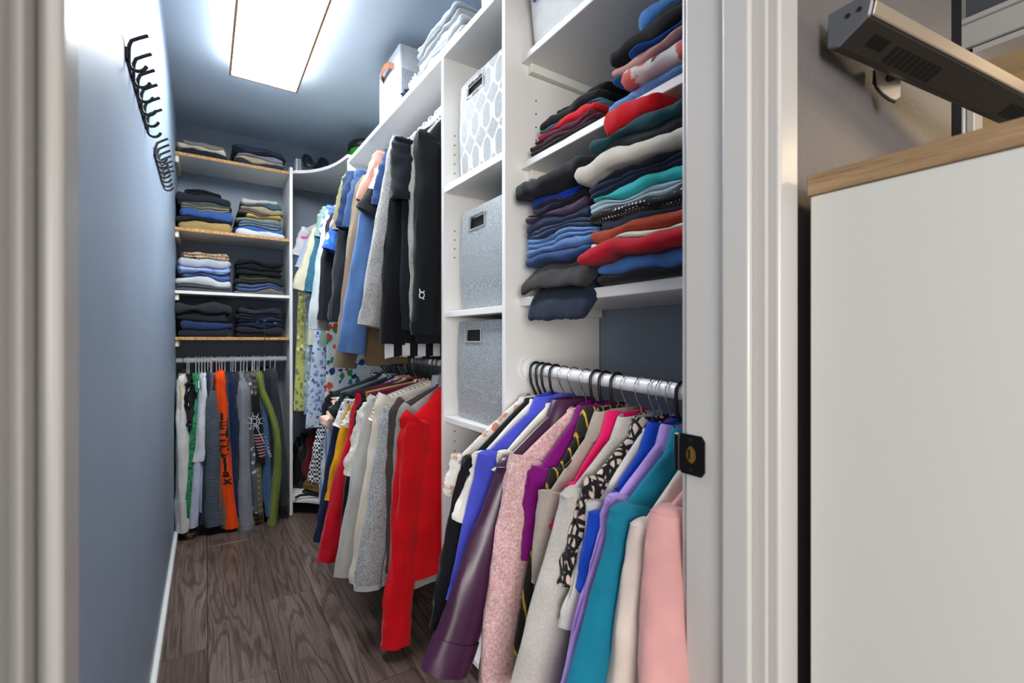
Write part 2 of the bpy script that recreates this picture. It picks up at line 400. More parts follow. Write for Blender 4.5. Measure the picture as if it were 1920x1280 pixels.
# ------------------------------------------------------------------ hook rails on the left wall
def hook_rail(y0, y1, n, z, label):
    e = tag(empty('hook_rail', (XL, (y0 + y1) / 2, z)), label, 'hook rail', 'black hook rails on the blue wall')
    h = (y1 - y0) / 2
    v, f = boxv((.0, -h - .01, -.012), (.004, h + .01, .012)); obj('rail', v, f, BLACKM, e, bevel=.001)
    path = [(.004, .028), (.006, .0)]
    up = [(.05, .062), (.03, .048), (.012, .034), (.007, .026), (.006, .012), (.006, -.02)]
    j = [(.006, -.02)] + [(.026 + a, b) for a, b in [(-.018, -.032), (-.012, -.040), (-.002, -.043), (.008, -.040), (.016, -.032), (.021, -.022)]]
    pts = [(.004 + (a - .004) * .74, b * .74 + (.006 if b > .03 else 0)) for a, b in up + j[1:]]
    src = None
    for i in range(n):
        y = -h + 2 * h * i / (n - 1)
        if src is None:
            v, f = tube([(a, 0, b) for a, b in pts], 0.0038, 8); src = o = obj('hook', v, f, BLACKM, e, smooth=True)
        else: o = link_copy(src, parent=e)
        o.location = (0, y, 0)
hook_rail(1.29, 1.68, 6, 1.715, 'black hook rail with six hooks on the blue wall, nearest the door')
hook_rail(1.94, 2.29, 7, 1.725, 'black hook rail on the blue wall, nearer the back shelves')

# ------------------------------------------------------------------ shelving
def XF(y): return .72 - .024 * (y - 1.129)
P1, P2, P3 = 1.129, 1.525, 2.739
TOPZ = 2.135
un = tag(empty('wall_shelving_unit', (.9, 1.9, 0)), 'white melamine shelving unit along the right wall with two tiers of rods', 'shelving unit')
INV = Matrix.Translation((-.9, -1.9, 0))
def U(o): o.parent = un; o.matrix_parent_inverse = INV; return o
def panel(y, zt, th=.018, nm='side_panel'): return U(box(nm, (XF(y), y, 0), (XB - .002, y + th, zt), WHITE))
panel(P1, TOPZ - .02); panel(P2, TOPZ - .02); panel(P3, TOPZ - .02)
def board(y0, y1, z, th=.02, back=0.0, nm='shelf', x1=XB - .003):
    return U(prism(nm, [(XF(y0) + back, y0), (x1, y0), (x1, y1), (XF(y1) + back, y1)], z - th, z, WHITE))
board(.43, P3 + .018, TOPZ, .022, nm='top_board')
for z, th in ((1.652, .024), (1.202, .02), (.83, .02), (.405, .02), (.08, .02)): board(P1 + .018, P2, z, th, .004)
for z, th, bk_ in ((1.935, .02, .056), (1.622, .02, .056), (1.225, .025, .05)):
    U(prism('shelf', [(.72 + bk_, .432), (XB - .003, .432), (XB - .003, P1 - .001), (.72 + bk_, P1 - .001)], z - th, z, WHITE))
    zc = z - th
    if z > 1.3 or True: U(box('cleat', (.80 if z > 1.3 else .86, P1 - .02, zc - .026), (1.085, P1 - .001, zc), plain('#e4e2d8', .5)))
def rod(nm, a, b, r, m, par): return par(tubeobj(nm, [a, b], r, m, None, 16))
RZ = 1.008; RX = .80; UZ = 2.02
rod('hanging_rod', (RX, P1 - .002, 1.018), (RX, .432, .99), .0165, WHITEP, U)
rod('rod_flange', (RX, P1 - .001, 1.018), (RX, P1 - .012, 1.018), .03, WHITEP, U)
rod('hanging_rod', (RX, P2 + .02, RZ), (RX, P3 - .001, RZ), .014, WHITEP, U)
rod('hanging_rod', (RX, P2 + .02, UZ), (RX, P3 - .001, UZ), .014, WHITEP, U)
# peg holes in the panels
V_ = []
for y, xs, zs in ((P2 - .0006, (.755,), [1.40 + .032 * i for i in range(4)] + [1.705 + .034 * i for i in range(5)] + [.70, .735, .77, .3, .335, .37]), (P1 - .0006, (.83, .93), [1.66 + .04 * i for i in range(5)] + [1.32 + .04 * i for i in range(4)])):
    for x in xs:
        for z in zs: V_.append(tube([(x, y, z), (x, y + .001, z)], .0028, 8))
v, f = merge(V_); ph = U(obj('peg_holes', v, f, plain('#4a453f', .9))); ph['kind'] = 'stuff'

# corner shelf
cs = tag(empty('corner_shelf', (.9, 3.2, 0)), 'white curved corner shelves between the back shelves and the side unit', 'shelf')
def curve_poly():
    a, c = Vector((.443, 3.212)), Vector((.682, P3 + .0)); m = Vector((.655, 3.12)); p = []
    for i in range(15):
        t = i / 14; q = a * (1 - t) ** 2 + m * 2 * t * (1 - t) + c * t * t; p.append((q.x, q.y))
    return p
cpoly = curve_poly() + [(XB - .003, P3 + .02), (XB - .003, YB - .002), (.462, YB - .002)]
for z in (2.172, .10):
    o = prism('curved_board', [(x, max(y, P3 + .0185)) if i > 0 else (x + .018, y) for i, (x, y) in enumerate(cpoly)], z - .02, z, WHITE); o.parent = cs; o.matrix_parent_inverse = Matrix.Translation((-.9, -3.2, 0))
o = tubeobj('hanging_rod', [(RX, P3 + .02, UZ), (RX, YB - .002, UZ)], .014, WHITEP, None, 14); o.parent = cs; o.matrix_parent_inverse = Matrix.Translation((-.9, -3.2, 0))

# back shelves
bu = tag(empty('back_shelving_unit', (.15, 3.4, 0)), 'back wall shelves with raw chipboard front edges and a rod below', 'shelving unit')
BI = Matrix.Translation((-.15, -3.4, 0))
def Bk(o): o.parent = bu; o.matrix_parent_inverse = BI; return o
YS = 3.21
Bk(box('side_panel', (.442, YS, 0), (.46, YB - .001, 2.19), WHITE))
for z, edge in ((2.16, CHIP), (1.737, CHIP), (1.382, WHITE), (1.12, CHIP)):
    Bk(box('shelf', (XL + .001, YS + .003, z - .017), (.441, YB - .001, z), WHITE))
    Bk(box('shelf_edge', (XL + .001, YS, z - .017), (.441, YS + .003, z), edge, bevel=0))
    Bk(box('cleat', (XL + .001, YS + .015, z - .055), (XL + .018, YB - .01, z - .0175), plain('#e6dcc6', .6)))
BRY, BRZ = 3.35, .983
Bk(tubeobj('hanging_rod', [(XL + .001, BRY, BRZ), (.441, BRY, BRZ)], .0155, WHITEP, None, 16))
# ------------------------------------------------------------------ cloth builders
NZ = noise.noise
def nz(a, b, c=0.0): return NZ(Vector((a, b, c)))
def body_mesh(sw, zt, zh, hw, th, seed, amp=.012, zn=-.082, nw=.055, n=36, back=1.0):
    rings = []; e = 2.4
    zs = [zn + .006] + [zn - (zn - zt) * i / 6 for i in range(7)] + [zt - (zt - zh) * (i / 20) ** 1.05 for i in range(1, 21)]
    for z in zs:
        if z >= zt - 1e-6:
            f = min(1, max(0, (zn - z) / (zn - zt))); w = nw + (sw - .022 - nw) * f ** .92; b = .016 + (th - .016) * f * .7; f2 = 0
        else:
            f2 = (zt - z) / (zt - zh); w = (sw - .022) + (hw - sw + .022) * f2 - .012 * math.exp(-((f2 - .12) / .08) ** 2); b = th * (.7 + .3 * min(1, f2 * 4))
        ring = []
        for j in range(n):
            a = 2 * math.pi * j / n; c, s = math.cos(a), math.sin(a)
            x = w * math.copysign(abs(c) ** (2 / e), c); y = b * math.copysign(abs(s) ** (2 / e), s)
            k = min(1, f2 * 2.5)
            y += amp * k * nz(x * 16 + seed * 7.3, s * .6 + seed, z * 2.2) + amp * .5 * k * nz(x * 34, seed * 3.1 + s, z * 3)
            x += amp * .9 * k * nz(seed * 1.7, c * 1.3, z * 6) + amp * .35 * nz(seed, z * 22, c)
            zz = z + (.012 * nz(x * 8, seed * 2.2, s) * f2 if f2 > .8 else 0)
            if x < 0: x *= back
            ring.append((x, y, zz))
        rings.append(ring)
    last = rings[-1]; cx = sum(p[0] for p in last) / n
    rings.append([(cx + (p[0] - cx) * .96, p[1] * .8, p[2] + .003) for p in last]); rings.append([(cx + (p[0] - cx) * .95, p[1] * .7, p[2] + .05) for p in last])
    return loft(rings)
def cat(p, t):
    """smooth path through control points p, t in 0..1"""
    n = len(p) - 1; k = min(int(t * n), n - 1); u = t * n - k
    P = [p[max(k - 1, 0)], p[k], p[k + 1], p[min(k + 2, n)]]
    return .5 * ((2 * P[1]) + (P[2] - P[0]) * u + (2 * P[0] - 5 * P[1] + 4 * P[2] - P[3]) * u * u + (3 * P[1] - P[0] - 3 * P[2] + P[3]) * u ** 3)
def sleeve_rings(ctrl, r0, r1, ry0, ry1, seed, amp=.006, n=24, m=30, blouse=0, wr=1.0):
    rings = []; ctrl = [Vector(c) for c in ctrl]
    for i in range(m + 1):
        t = i / m; p = cat(ctrl, t); q = (cat(ctrl, min(1, t + .01)) - cat(ctrl, max(0, t - .01)))
        tx, tz = q.x, q.z; l = math.hypot(tx, tz) or 1; tx /= l; tz /= l
        N = Vector((-tz, 0, tx)); B = Vector((0, 1, 0))
        k = min(1, t / .12); grow = .62 + .38 * math.sin(k * math.pi / 2)
        r = (r0 + (r1 - r0) * t) * grow + blouse * math.exp(-((t - .86) / .1) ** 2)
        ry = (ry0 + (ry1 - ry0) * t) * grow + blouse * .6 * math.exp(-((t - .86) / .1) ** 2)
        ring = []
        for j in range(n):
            a = 2 * math.pi * j / n; c, s = math.cos(a), math.sin(a)
            d = 1 + (amp / max(r, .01)) * (1.3 * nz(c * 1.6 + seed * 3.7, s * 1.6, t * 2.6) + wr * .9 * nz(c * 1.3 + t * 3, s * 1.3 + seed * 9.1, t * 13) + .4 * nz(c * 4, s * 4 + seed, t * 5) + .6 - 1.7 * abs(nz(c * 1.9 + seed, s * 1.9 + t * 1.5, t * 3.2 - c))) * (k if t < .12 else 1)
            ring.append(p + N * (r * c * d) + B * (ry * s * d))
        rings.append(ring)
    last = rings[-1]; cc = sum((Vector(p) for p in last), Vector()) / n
    up = (cat(ctrl, .94) - cat(ctrl, 1)).normalized() * .03
    rings.append([cc + (Vector(p) - cc) * .9 for p in last]); rings.append([cc + (Vector(p) - cc) * .86 + up for p in last])
    return rings
def band(rings, i0, i1, k, ripple=0, seed=0):
    out = []
    for i in range(i0, i1 + 1):
        rg = rings[i]; n = len(rg); cc = sum((Vector(p) for p in rg), Vector()) / n
        out.append([cc + (Vector(p) - cc) * (k + ripple * (j % 2)) for j, p in enumerate(rg)])
    first, last = out[0], out[-1]
    def shrink(rg, q):
        cc = sum(rg, Vector()) / len(rg); return [cc + (p - cc) * q for p in rg]
    return [shrink(first, .9)] + out + [shrink(last, .88)]

HGM = {'black': (BLACKP, .0037), 'chrome': (CHROME, .0018), 'white': (WHITEP, .0026), 'wood': (CHROME, .0019), 'metalwhite': (plain('#e7e7ea', .25, metal=.3), .0016)}
HANG_SRC = {}
def hanger(kind, loc, rz, sw, zt, label, group, tilt=0):
    key = (kind, round(sw, 2), round(zt, 2)); m, r = HGM[kind]
    e = tag(empty('hanger', loc, rz), label, 'hanger', group); e.rotation_euler = (0, 0, rz)
    if key not in HANG_SRC:
        R0 = .0205
        hk = [(-R0 * 1.02, 0, -.012)] + [(-x, 0, z) for x, z in arc(0, 0, R0, 0, 180, 10)] + [(.019, 0, -.016), (.011, 0, -.034), (.002, 0, -.046), (0, 0, -.058), (0, 0, -.088)]
        if kind == 'black': hk = [(-R0, 0, -.02)] + [(-x, 0, z) for x, z in arc(0, 0, R0, 0, 180, 10)] + [(.021, 0, -.018), (.017, 0, -.04), (.007, 0, -.06), (0, 0, -.072), (0, 0, -.09)]
        v, f = tube(hk, r, 8); h = obj('hook', v, f, m, None, smooth=True)
        am = {'chrome': BLACKM, 'wood': wood('#a8804f', '#c9a16d')}.get(kind, m)
        s2 = max(.06, sw * .68); zn_ = -.082
        def zs_(x): return zn_ - (zn_ - zt) * min(1, max(0, (x - .055) / max(.02, sw - .077))) ** 1.08 - .036
        ra = .0032 if kind in ('black', 'chrome', 'wood') else .0028
        v, f = tube([(-s2, 0, zs_(s2)), (-s2 * .6, 0, zs_(s2 * .6)), (0, 0, -.092), (s2 * .6, 0, zs_(s2 * .6)), (s2, 0, zs_(s2))], ra, 8); a = obj('shoulder_bar', v, f, am, None, smooth=True)
        HANG_SRC[key] = (h, a)
        for o in (h, a): o.parent = e
    else:
        for s in HANG_SRC[key]: link_copy(s, parent=e)
    return e

def garment(name, label, catg, group, loc, rz, sw, zt, end, mat, zh, r0=.062, r1=.045, ry=.028, ry1=None, hw=None, th=.017, neck='crew', cuff=None, hem=None, seed=1, amp=.009,
            mid=None, endy=0.0, midy=None, samp=.008, sleeves=True, blouse=0, back=.92, nm=None, wr=1.0, neckmat=None, backend=None, m=30, hoodk=1.0):
    """garment hung on a rod: local x points to the front, y along the rod, z up, origin on the rod"""
    e = tag(empty(name, loc, rz), label, catg, group)
    hw = hw or sw * 1.02; ry1 = ry1 or ry
    v, f = body_mesh(sw, zt, zh, hw, th, seed, amp, back=back); bd = obj('body', v, f, mat, e, smooth=True)
    if sleeves:
        ex, ez = end
        p0 = (sw - .062, 0, zt + .008); p1 = (sw - r0 * .85, endy * .06, zt - .052)
        pe = (ex - r1, endy, ez)
        if mid: pm = [(mid[0] - (r0 + r1) / 2, endy * .5 if midy is None else midy, mid[1])]
        else:
            pm = [(p1[0] * .5 + pe[0] * .5 + .004, endy * .5, (p1[2] + pe[2]) / 2)] if abs(ez - zt) > .22 else []
        rg = sleeve_rings([p0, p1] + pm + [pe], r0, r1, ry, ry1, seed * 1.37, samp, blouse=blouse, wr=wr, m=m)
        v, f = loft(rg); s1 = obj('sleeve', v, f, mat, e, smooth=True)
        sr = [p for p in rg[3]]; v, f = tube(sr + [sr[0], sr[1]], .0011, 5); obj('shoulder_seam', v, f, mat, s1, smooth=True)
        if cuff:
            cm, frac, k = cuff
            M = len(rg) - 3; v, f = loft(band(rg, int(M * (1 - frac)), M, k, .02 if k < 1.1 else 0)); obj('cuff', v, f, cm, s1, smooth=True)
        bx, bz = backend or (min(ex, sw + .01), ez)
        kb = back
        rb = sleeve_rings([(-(sw - .062) * kb, 0, zt + .008), (-(sw - r0 * .85) * kb, 0, zt - .052), (-(bx - r1) * kb, 0, bz)], r0 * .9, r1 * .9, ry * .9, ry1 * .9, seed * 2.11, samp, n=14, m=14)
        v, f = loft(rb); obj('sleeve', v, f, mat, e, smooth=True)
    if hem:
        hv, hf = body_mesh(sw, zt, zh - .002, hw, th, seed, amp, back=back); n = 36
        rows = [hv[i * n:(i + 1) * n] for i in range(len(hv) // n)][-7:-2]
        rr = band(rows, 0, len(rows) - 1, 1.02, .008); v, f = loft(rr); obj('hem_band', v, f, hem, bd, smooth=True)
    nmx = neckmat or mat
    if neck in ('collar', 'crew', 'stand', 'lapel'):
        hgt, wid, out = {'collar': (.03, .062, .012), 'crew': (.010, .064, .002), 'stand': (.045, .066, .003), 'lapel': (.03, .07, .014)}[neck]
        rings = []; n = 20
        for q, (dz, k, th_) in enumerate([(-.022, 1.06, 1), (-.008, 1, 1), (hgt, .93, .9), (hgt + .003, .9, .86), (hgt - .004, .86, .8), (-.02, .86, .8)] if neck in ('crew', 'stand') else
                                      [(-.03, 1.38, 1.35), (-.022, 1.36, 1.3), (hgt - .004, 1.0, 1.05), (hgt, .93, .95), (hgt - .004, .86, .85), (-.02, .84, .8)]):
            ring = []
            for j in range(n):
                a = 2 * math.pi * j / n
                ring.append((wid * k * math.cos(a), .026 * th_ * math.sin(a), -.086 + dz + .006 * nz(seed, math.cos(a) * 2, dz * 30) - .012 * abs(math.cos(a)) * (1 if q < 2 else .3)))
            rings.append(ring)
        v, f = loft(rings, False, False); obj('collar', v, f, nmx, e, smooth=True)
    if neck == 'hood':
        rings = []; n = 22
        for q, (dz, w, b) in enumerate([(-.05, .12, .03), (-.035, .118, .042), (-.01, .105, .046), (.015, .088, .042), (.028, .066, .03), (.02, .05, .018), (-.03, .045, .014)]):
            rings.append([(w * math.cos(2 * math.pi * j / n) + .01, hoodk * b * math.sin(2 * math.pi * j / n) + .004 * nz(seed, j * .7, q), -.09 + dz - .02 * abs(math.cos(2 * math.pi * j / n)) + .008 * nz(j * .5, seed, q * .6)) for j in range(n)])
        v, f = loft(rings, False, False); obj('hood', v, f, nmx, e, smooth=True)
    return e, (s1 if sleeves else None), bd

def stack(frame, rz, items, place, group, D=.28, W=.27, z0=0.0, slope=0.0, seed=0, catg='folded clothes', ts=1.0, mess=0.0):
    """pile of folded clothes; local x = front, y = width. items: (name, desc, mat, thick, dict)"""
    S = 0.0; bases = []
    c, s = math.cos(rz), math.sin(rz)
    def T(i, h, x, y):
        return h * (1 + slope * y / W) + (0 if i == 0 else min(h, .03) * (.55 + .35 * mess) * nz(y * 9 + seed, x * 5, i * 1.7 + seed * 3) + min(h, .02) * .3 * nz(y * 26, x * 9 + seed, i * 2.9))
    for i, it in enumerate(items):
        name, desc, mat, th = it[:4]; th *= ts; k = it[4] if len(it) > 4 else {}
        w = W * k.get('w', 1) * random.uniform(.95, 1.02); yo = k.get('y', 0) + random.uniform(-.006, .006); fo = k.get('f', 0) + random.uniform(-.008, .008)
        nl = k.get('n', random.choice((1, 2, 2, 1))); dr = k.get('droop', 0); d = D * k.get('d', 1); tl = k.get('tilt', 0); yo += random.uniform(-.012, .012) * mess; w *= 1 + random.uniform(-.1, .04) * mess; fo += random.uniform(-.014, .008) * mess
        ny, nx = 30, 8; rings = []; rr = min(.02, th * .7); sd = seed * 5 + i
        prof = []
        for q in range(nx): prof.append((-d + d * .93 * q / nx, 0.0))
        for q in range(nl):
            fr = random.uniform(-.010, .004) if nl > 1 else 0
            for a in range(6 if nl > 1 else 9):
                m_ = (6 if nl > 1 else 9) - 1; an = -90 + 180 * a / m_
                prof.append((fr - .012 + min(.014, th * .8 / nl) * math.cos(R(an)), (q + .5 + .48 * math.sin(R(an))) / nl))
        for q in range(nx, -1, -1): prof.append((-d + d * .93 * q / nx, 1.0))
        h0, h1 = S, S + th
        for j in range(ny + 1):
            v_ = math.sin((j / ny - .5) * math.pi); v_ = math.copysign(abs(v_) ** .9, v_)
            ed = max(0.0, min(1.0, abs(v_)) * 0 + (abs(v_) - (1 - 2 * rr / w)) / (2 * rr / w)); sh = max(.45, max(0.0, 1 - ed ** 2.5) ** .5)
            y = yo + v_ * w / 2
            xf = fo + .008 * nz(y * 11, sd * 1.9) + .005 * nz(y * 31, sd) - .016 * ed ** 2
            ring = []
            for (px, t) in prof:
                tt = .5 + (t - .5) * sh
                x = px + xf if px > -d * .5 else px
                za, zb = T(i, h0, x, y), T(i + 1, h1, x, y)
                z = za + (zb - za) * tt + tl * y
                xx = x - k.get('edge', 0)
                if dr and xx > 0: z -= dr * xx
                y2 = y + .004 * nz(x * 18, sd, t * 3) * abs(v_)
                z += .0016 * nz(x * 60, y * 60, sd)
                ring.append((x, y2, z0 * 0 + z))
            rings.append(ring)
        vv, ff = loft(rings)
        o = obj(name, vv, ff, mat, None, smooth=True); o.location = frame; o.rotation_euler = (0, 0, rz)
        lbl = f'{desc} {k.get("place", place)}'
        tag(o, lbl, k.get('cat', catg), group); bases.append(o)
        S = h1 + .0006
    return bases
# ------------------------------------------------------------------ clothes on the side rods
PI = math.pi
def rodz_right(y): return 1.018 - .028 * (1.127 - y) / .695
SEED = [1]
def held(kind, label):
    w = label.split(); return (kind + ' holding the ' + label) if len(w) <= 11 else 'hanger holding the ' + ' '.join(w[:13])
def SG(Y, tier, tip, end, name, label, catg, mat, hk='black', zh=None, **k):
    rz_ = {'r': rodz_right(Y), 'l': RZ, 'u': UZ, 'c': UZ}[tier]
    grp = {'r': 'clothes on the near rod', 'l': 'clothes on the lower middle rod', 'u': 'clothes on the upper middle rod', 'c': 'clothes on the corner rod'}[tier]
    SEED[0] += 1
    tw = onY(*tip, Y); sw = min(.32, max(.13, RX - tw.x)); zt = min(-.115, max(-.30, tw.z - rz_))
    kw = dict(k); hl = kw.pop('hl', None)
    if end:
        ew = onY(*end, Y + kw.pop('ey', 0) * 0); en = (RX - ew.x, ew.z - rz_)
        if zh is None: zh = max(en[1] - .01, .12 - rz_)
    else: en = (sw, zt - .1); kw['sleeves'] = False
    bk_ = min(1.0, (XB - RX - .03) / (sw + .01)); kw.setdefault('back', bk_)
    e = garment(name, label, catg, grp, (RX, Y, rz_), PI, sw, zt, en, mat, zh, seed=SEED[0] * 1.13, **kw)
    sw_h = min(sw, .24)
    if hk:
        where = {'r': 'near rod under the folded trousers', 'l': 'lower middle rod', 'u': 'upper middle rod', 'c': 'corner rod'}[tier]
        hanger(hk, (RX, Y, rz_), PI, sw_h, max(zt, -.17), held({'black': 'black plastic hanger', 'chrome': 'chrome-hooked hanger', 'white': 'white plastic hanger', 'wood': 'wooden hanger'}[hk], label), hk + ' hangers on the ' + where)
    return e
J = 'jacket'; S_ = 'shirt'; SWT = 'sweater'
near = 'on the near rod'
# near rod, from the tall white panel towards the door
SG(1.088, 'r', (838, 866), (840, 918), 'blouse', 'white floral short-sleeved blouse at the far end of the near rod', S_, F('#e6e0da', 'floral', sc=38, extra=['#d58a78', '#8a8f9a', '#c9a58e']), zh=-.55, r0=.045, r1=.04, ry=.02)
SG(1.060, 'r', (862, 868), (803, 1185), 'dress', 'black long-sleeved dress beside the periwinkle jacket', 'dress', F('#15161b'), 'black', r0=.05, r1=.045, ry=.022)
SG(1.034, 'r', (884, 860), (846, 990), 'blouse', 'cream short-sleeved blouse just behind the periwinkle jacket', S_, F('#e9e4d8'), 'black', zh=-.6, r0=.05, r1=.052, ry=.02)
SG(.998, 'r', (893, 858), (836, 1135), 'blazer', 'periwinkle blue blazer on the near rod', J, F('#4a50c4'), 'black', r0=.055, r1=.045, ry=.024, neck='lapel', samp=.004, wr=.45)
SG(.962, 'r', (925, 860), (915, 900), 'blouse', 'ivory blouse between the periwinkle and purple jackets', S_, F('#e8e3d3'), 'chrome', zh=-.55, r0=.045, r1=.04, ry=.018)
e, s1, b1 = SG(.922, 'r', (929, 868), (792, 1275), 'leather_jacket', 'dark purple leather jacket with turned-up cuff', J, F('#43203f', rough=.33, weave=.05), 'chrome', r0=.062, r1=.052, ry=.03, ry1=.029, neck='lapel', wr=.6, cuff=(F('#43203f', rough=.34, weave=.05), .12, 1.06), samp=.005, zh=-.75)
SG(.876, 'r', (951, 870), (888, 1400), 'tweed_jacket', 'pale pink tweed jacket with fuzzy texture', J, F('#dcb0b0', 'tweed', '#c48f92', 150), 'chrome', r0=.055, r1=.045, ry=.028, ry1=.03, neck='crew', zh=-.7)
SG(.838, 'r', (988, 893), (984, 1050), 'blouse', 'bright magenta purple blouse beside the pink tweed jacket', S_, F('#7c0d72'), 'black', zh=-.6, r0=.05, r1=.042, ry=.02, neck='collar')
SG(.808, 'r', (1022, 895), (962, 1235), 'pinstripe_jacket', 'black jacket with thin gold pinstripes', J, F('#26241f', 'vstripe', '#c9a544', 15, extra=.96), 'black', r0=.048, r1=.042, ry=.02, neck='lapel', samp=.004, wr=.45, zh=-.72)
SG(.770, 'r', (1007, 938), (1000, 1095), 'blazer', 'taupe brown blazer with broad lapel', J, F('#a1948a', 'melange', '#aaa096', 220, extra=(1, 1, 1)), 'black', zh=-.68, r0=.055, r1=.05, ry=.022, neck='lapel', samp=.004, wr=.45)
SG(.738, 'r', (1050, 925), (1030, 1015), 'blouse', 'hot pink blouse between two beige blazers', S_, F('#e01560'), 'chrome', zh=-.6, r0=.045, r1=.04, ry=.018, neck='collar')
SG(.698, 'r', (1050, 930), (938, 1400), 'blazer', 'light grey woven blazer beside the spotted blouse', J, F('#b3aca6', 'melange', '#c2bdb7', 240, extra=(1, 1, 1)), 'chrome', r0=.06, r1=.052, ry=.028, ry1=.03, neck='lapel', samp=.004, wr=.45, zh=-.72)
SG(.662, 'r', (1085, 915), (1053, 1110), 'blouse', 'black blouse with cream pebble spots', S_, F('#1d1a1c', 'spots', '#cdb9ad', 62), 'chrome', zh=-.62, r0=.045, r1=.035, ry=.02, neck='collar')
SG(.642, 'r', (1095, 960), (1052, 1190), 'blouse', 'off-white blouse behind the royal blue jacket', S_, F('#cfcbc6'), 'chrome', zh=-.6, r0=.045, r1=.04, ry=.018)
SG(.618, 'r', (1098, 982), (1082, 1120), 'blazer', 'royal blue blazer on the near rod', J, F('#0c3fae'), 'chrome', zh=-.66, r0=.05, r1=.045, ry=.022, neck='lapel', samp=.004, wr=.45)
SG(.592, 'r', (1130, 950), (1030, 1400), 'blouse', 'lavender long-sleeved blouse beside the teal blazer', S_, F('#a98bd0'), 'black', zh=-.7, r0=.042, r1=.036, ry=.018, neck='collar')
SG(.560, 'r', (1143, 965), (1040, 1400), 'blazer', 'teal blazer on the near rod', J, F('#11718c'), 'black', zh=-.7, r0=.056, r1=.05, ry=.026, neck='lapel', samp=.004, wr=.45)
SG(.516, 'r', (1182, 998), (1130, 1400), 'blazer', 'cream white blazer next to the pale pink one', J, F('#cdbfb7'), 'chrome', zh=-.7, r0=.055, r1=.046, ry=.026, neck='lapel', samp=.004, wr=.45)
SG(.476, 'r', (1226, 972), (1172, 1400), 'blazer', 'pale pink blazer nearest the door frame', J, F('#cb9694'), 'chrome', zh=-.72, r0=.058, r1=.062, ry=.028, ry1=.036, endy=.03, neck='lapel', samp=.004, wr=.45, hw=.24)

# lower middle rod
RED = F('#cd0a17')
e, s1, b1 = SG(1.588, 'l', (752, 792), (718, 1214), 'hooded_sweatshirt', 'bright red hooded sweatshirt at the near end of the lower rod', SWT, RED, 'black', r0=.058, r1=.042, ry=.036, th=.026, neck='hood', hoodk=.75, samp=.010, wr=1.3, cuff=(RED, .1, 1.04), zh=-.76, hem=RED, hw=.19)
SG(1.624, 'l', (746, 772), (733, 1105), 'fleece_jacket', 'grey fleece jacket with thick collar behind the red sweatshirt', J, F('#85827f', 'melange', '#9b9895', 260, extra=(1, 1, 1)), 'black', r0=.05, r1=.045, ry=.022, neck='stand', neckmat=F('#7d7d7f', 'melange', '#979799', 260, extra=(1, 1, 1)))
SG(1.657, 'l', (735, 762), (726, 1075), 'cardigan', 'dark brown cardigan behind the grey fleece', SWT, F('#4a403b'), 'black', r0=.045, r1=.04, ry=.02)
SG(1.690, 'l', (716, 772), (666, 1108), 'heather_jacket', 'grey speckled heather jacket with pale piping', J, F('#77787b', 'melange', '#c0c2c3', 210, extra=(1, 1, 1)), 'black', r0=.055, r1=.048, ry=.03, neck='stand', cuff=(F('#b9babb'), .03, 1.03))
SG(1.742, 'l', (706, 752), (655, 1095), 'cardigan', 'cream knitted cardigan beside the grey heather jacket', SWT, F('#d8cdbd'), 'black', r0=.052, r1=.045, ry=.028, neck='crew')
SG(1.782, 'l', (702, 748), (690, 800), 'blouse', 'white blouse with fine coloured stripes', S_, F('#ded8cc', 'dstripe', '#a3653f', 22, extra=.86), 'black', zh=-.55, r0=.045, r1=.042, ry=.02)
SG(1.832, 'l', (688, 752), (626, 1084), 'sweater', 'pale grey sweater with beige shoulders on the lower rod', SWT, F('#b9b5ae'), 'black', r0=.052, r1=.046, ry=.028, neck='crew', neckmat=F('#b39c85'))
SG(1.878, 'l', (676, 762), (646, 895), 'fuzzy_blouse', 'ivory fuzzy short-sleeved top beside the red sweater', S_, F('#ded6cb', 'tweed', '#cfc5b8', 90), 'black', zh=-.5, r0=.05, r1=.05, ry=.022, samp=.012)
SG(1.925, 'l', (668, 758), (640, 995), 'dress', 'black dress between the ivory top and red sweater', 'dress', F('#17171a'), 'black', r0=.042, r1=.04, ry=.02)
RED2 = F('#c40d22')
SG(1.985, 'l', (664, 748), (594, 1054), 'sweater', 'long red sweater with yellow tag at its cuff', SWT, RED2, 'black', r0=.05, r1=.042, ry=.032, neck='crew', cuff=(RED2, .06, 1.03))
SG(2.030, 'l', (654, 760), (640, 806), 'tee', 'cream short-sleeved tee between red and yellow tops', S_, F('#dcd3c4'), 'black', zh=-.5, r0=.04, r1=.042, ry=.022)
SG(2.075, 'l', (645, 768), (610, 940), 'blouse', 'bright yellow blouse on the lower middle rod', S_, F('#e0a008'), 'black', zh=-.6, r0=.04, r1=.036, ry=.02)
SG(2.125, 'l', (640, 756), (620, 806), 'tee', 'white tee with tiny dark floral print', S_, F('#ddd6d2', 'dots', '#4a4a66', 48, extra=.9), 'black', zh=-.5, r0=.042, r1=.045, ry=.022)
SG(2.165, 'l', (630, 772), (588, 1018), 'dress', 'navy dress with dark red lining below the yellow blouse', 'dress', F('#1d2748'), 'black', r0=.04, r1=.04, ry=.02)
SG(2.215, 'l', (632, 742), (606, 782), 'blouse', 'dark green blouse with floral sleeve ends', S_, F('#1c2b2b', 'floral', sc=30, extra=['#1c2b2b', '#1c2b2b', '#c99c8a', '#9fb0b5']), 'black', zh=-.55, r0=.042, r1=.042, ry=.02)
SG(2.275, 'l', (622, 752), (594, 806), 'ruffled_blouse', 'peach floral blouse with ruffled sleeve ends', S_, F('#d6b3a5', 'floral', sc=34, extra=['#e8ddd5', '#b98674', '#7f8f92']), 'black', zh=-.5, r0=.045, r1=.05, ry=.028, samp=.016, blouse=.012)
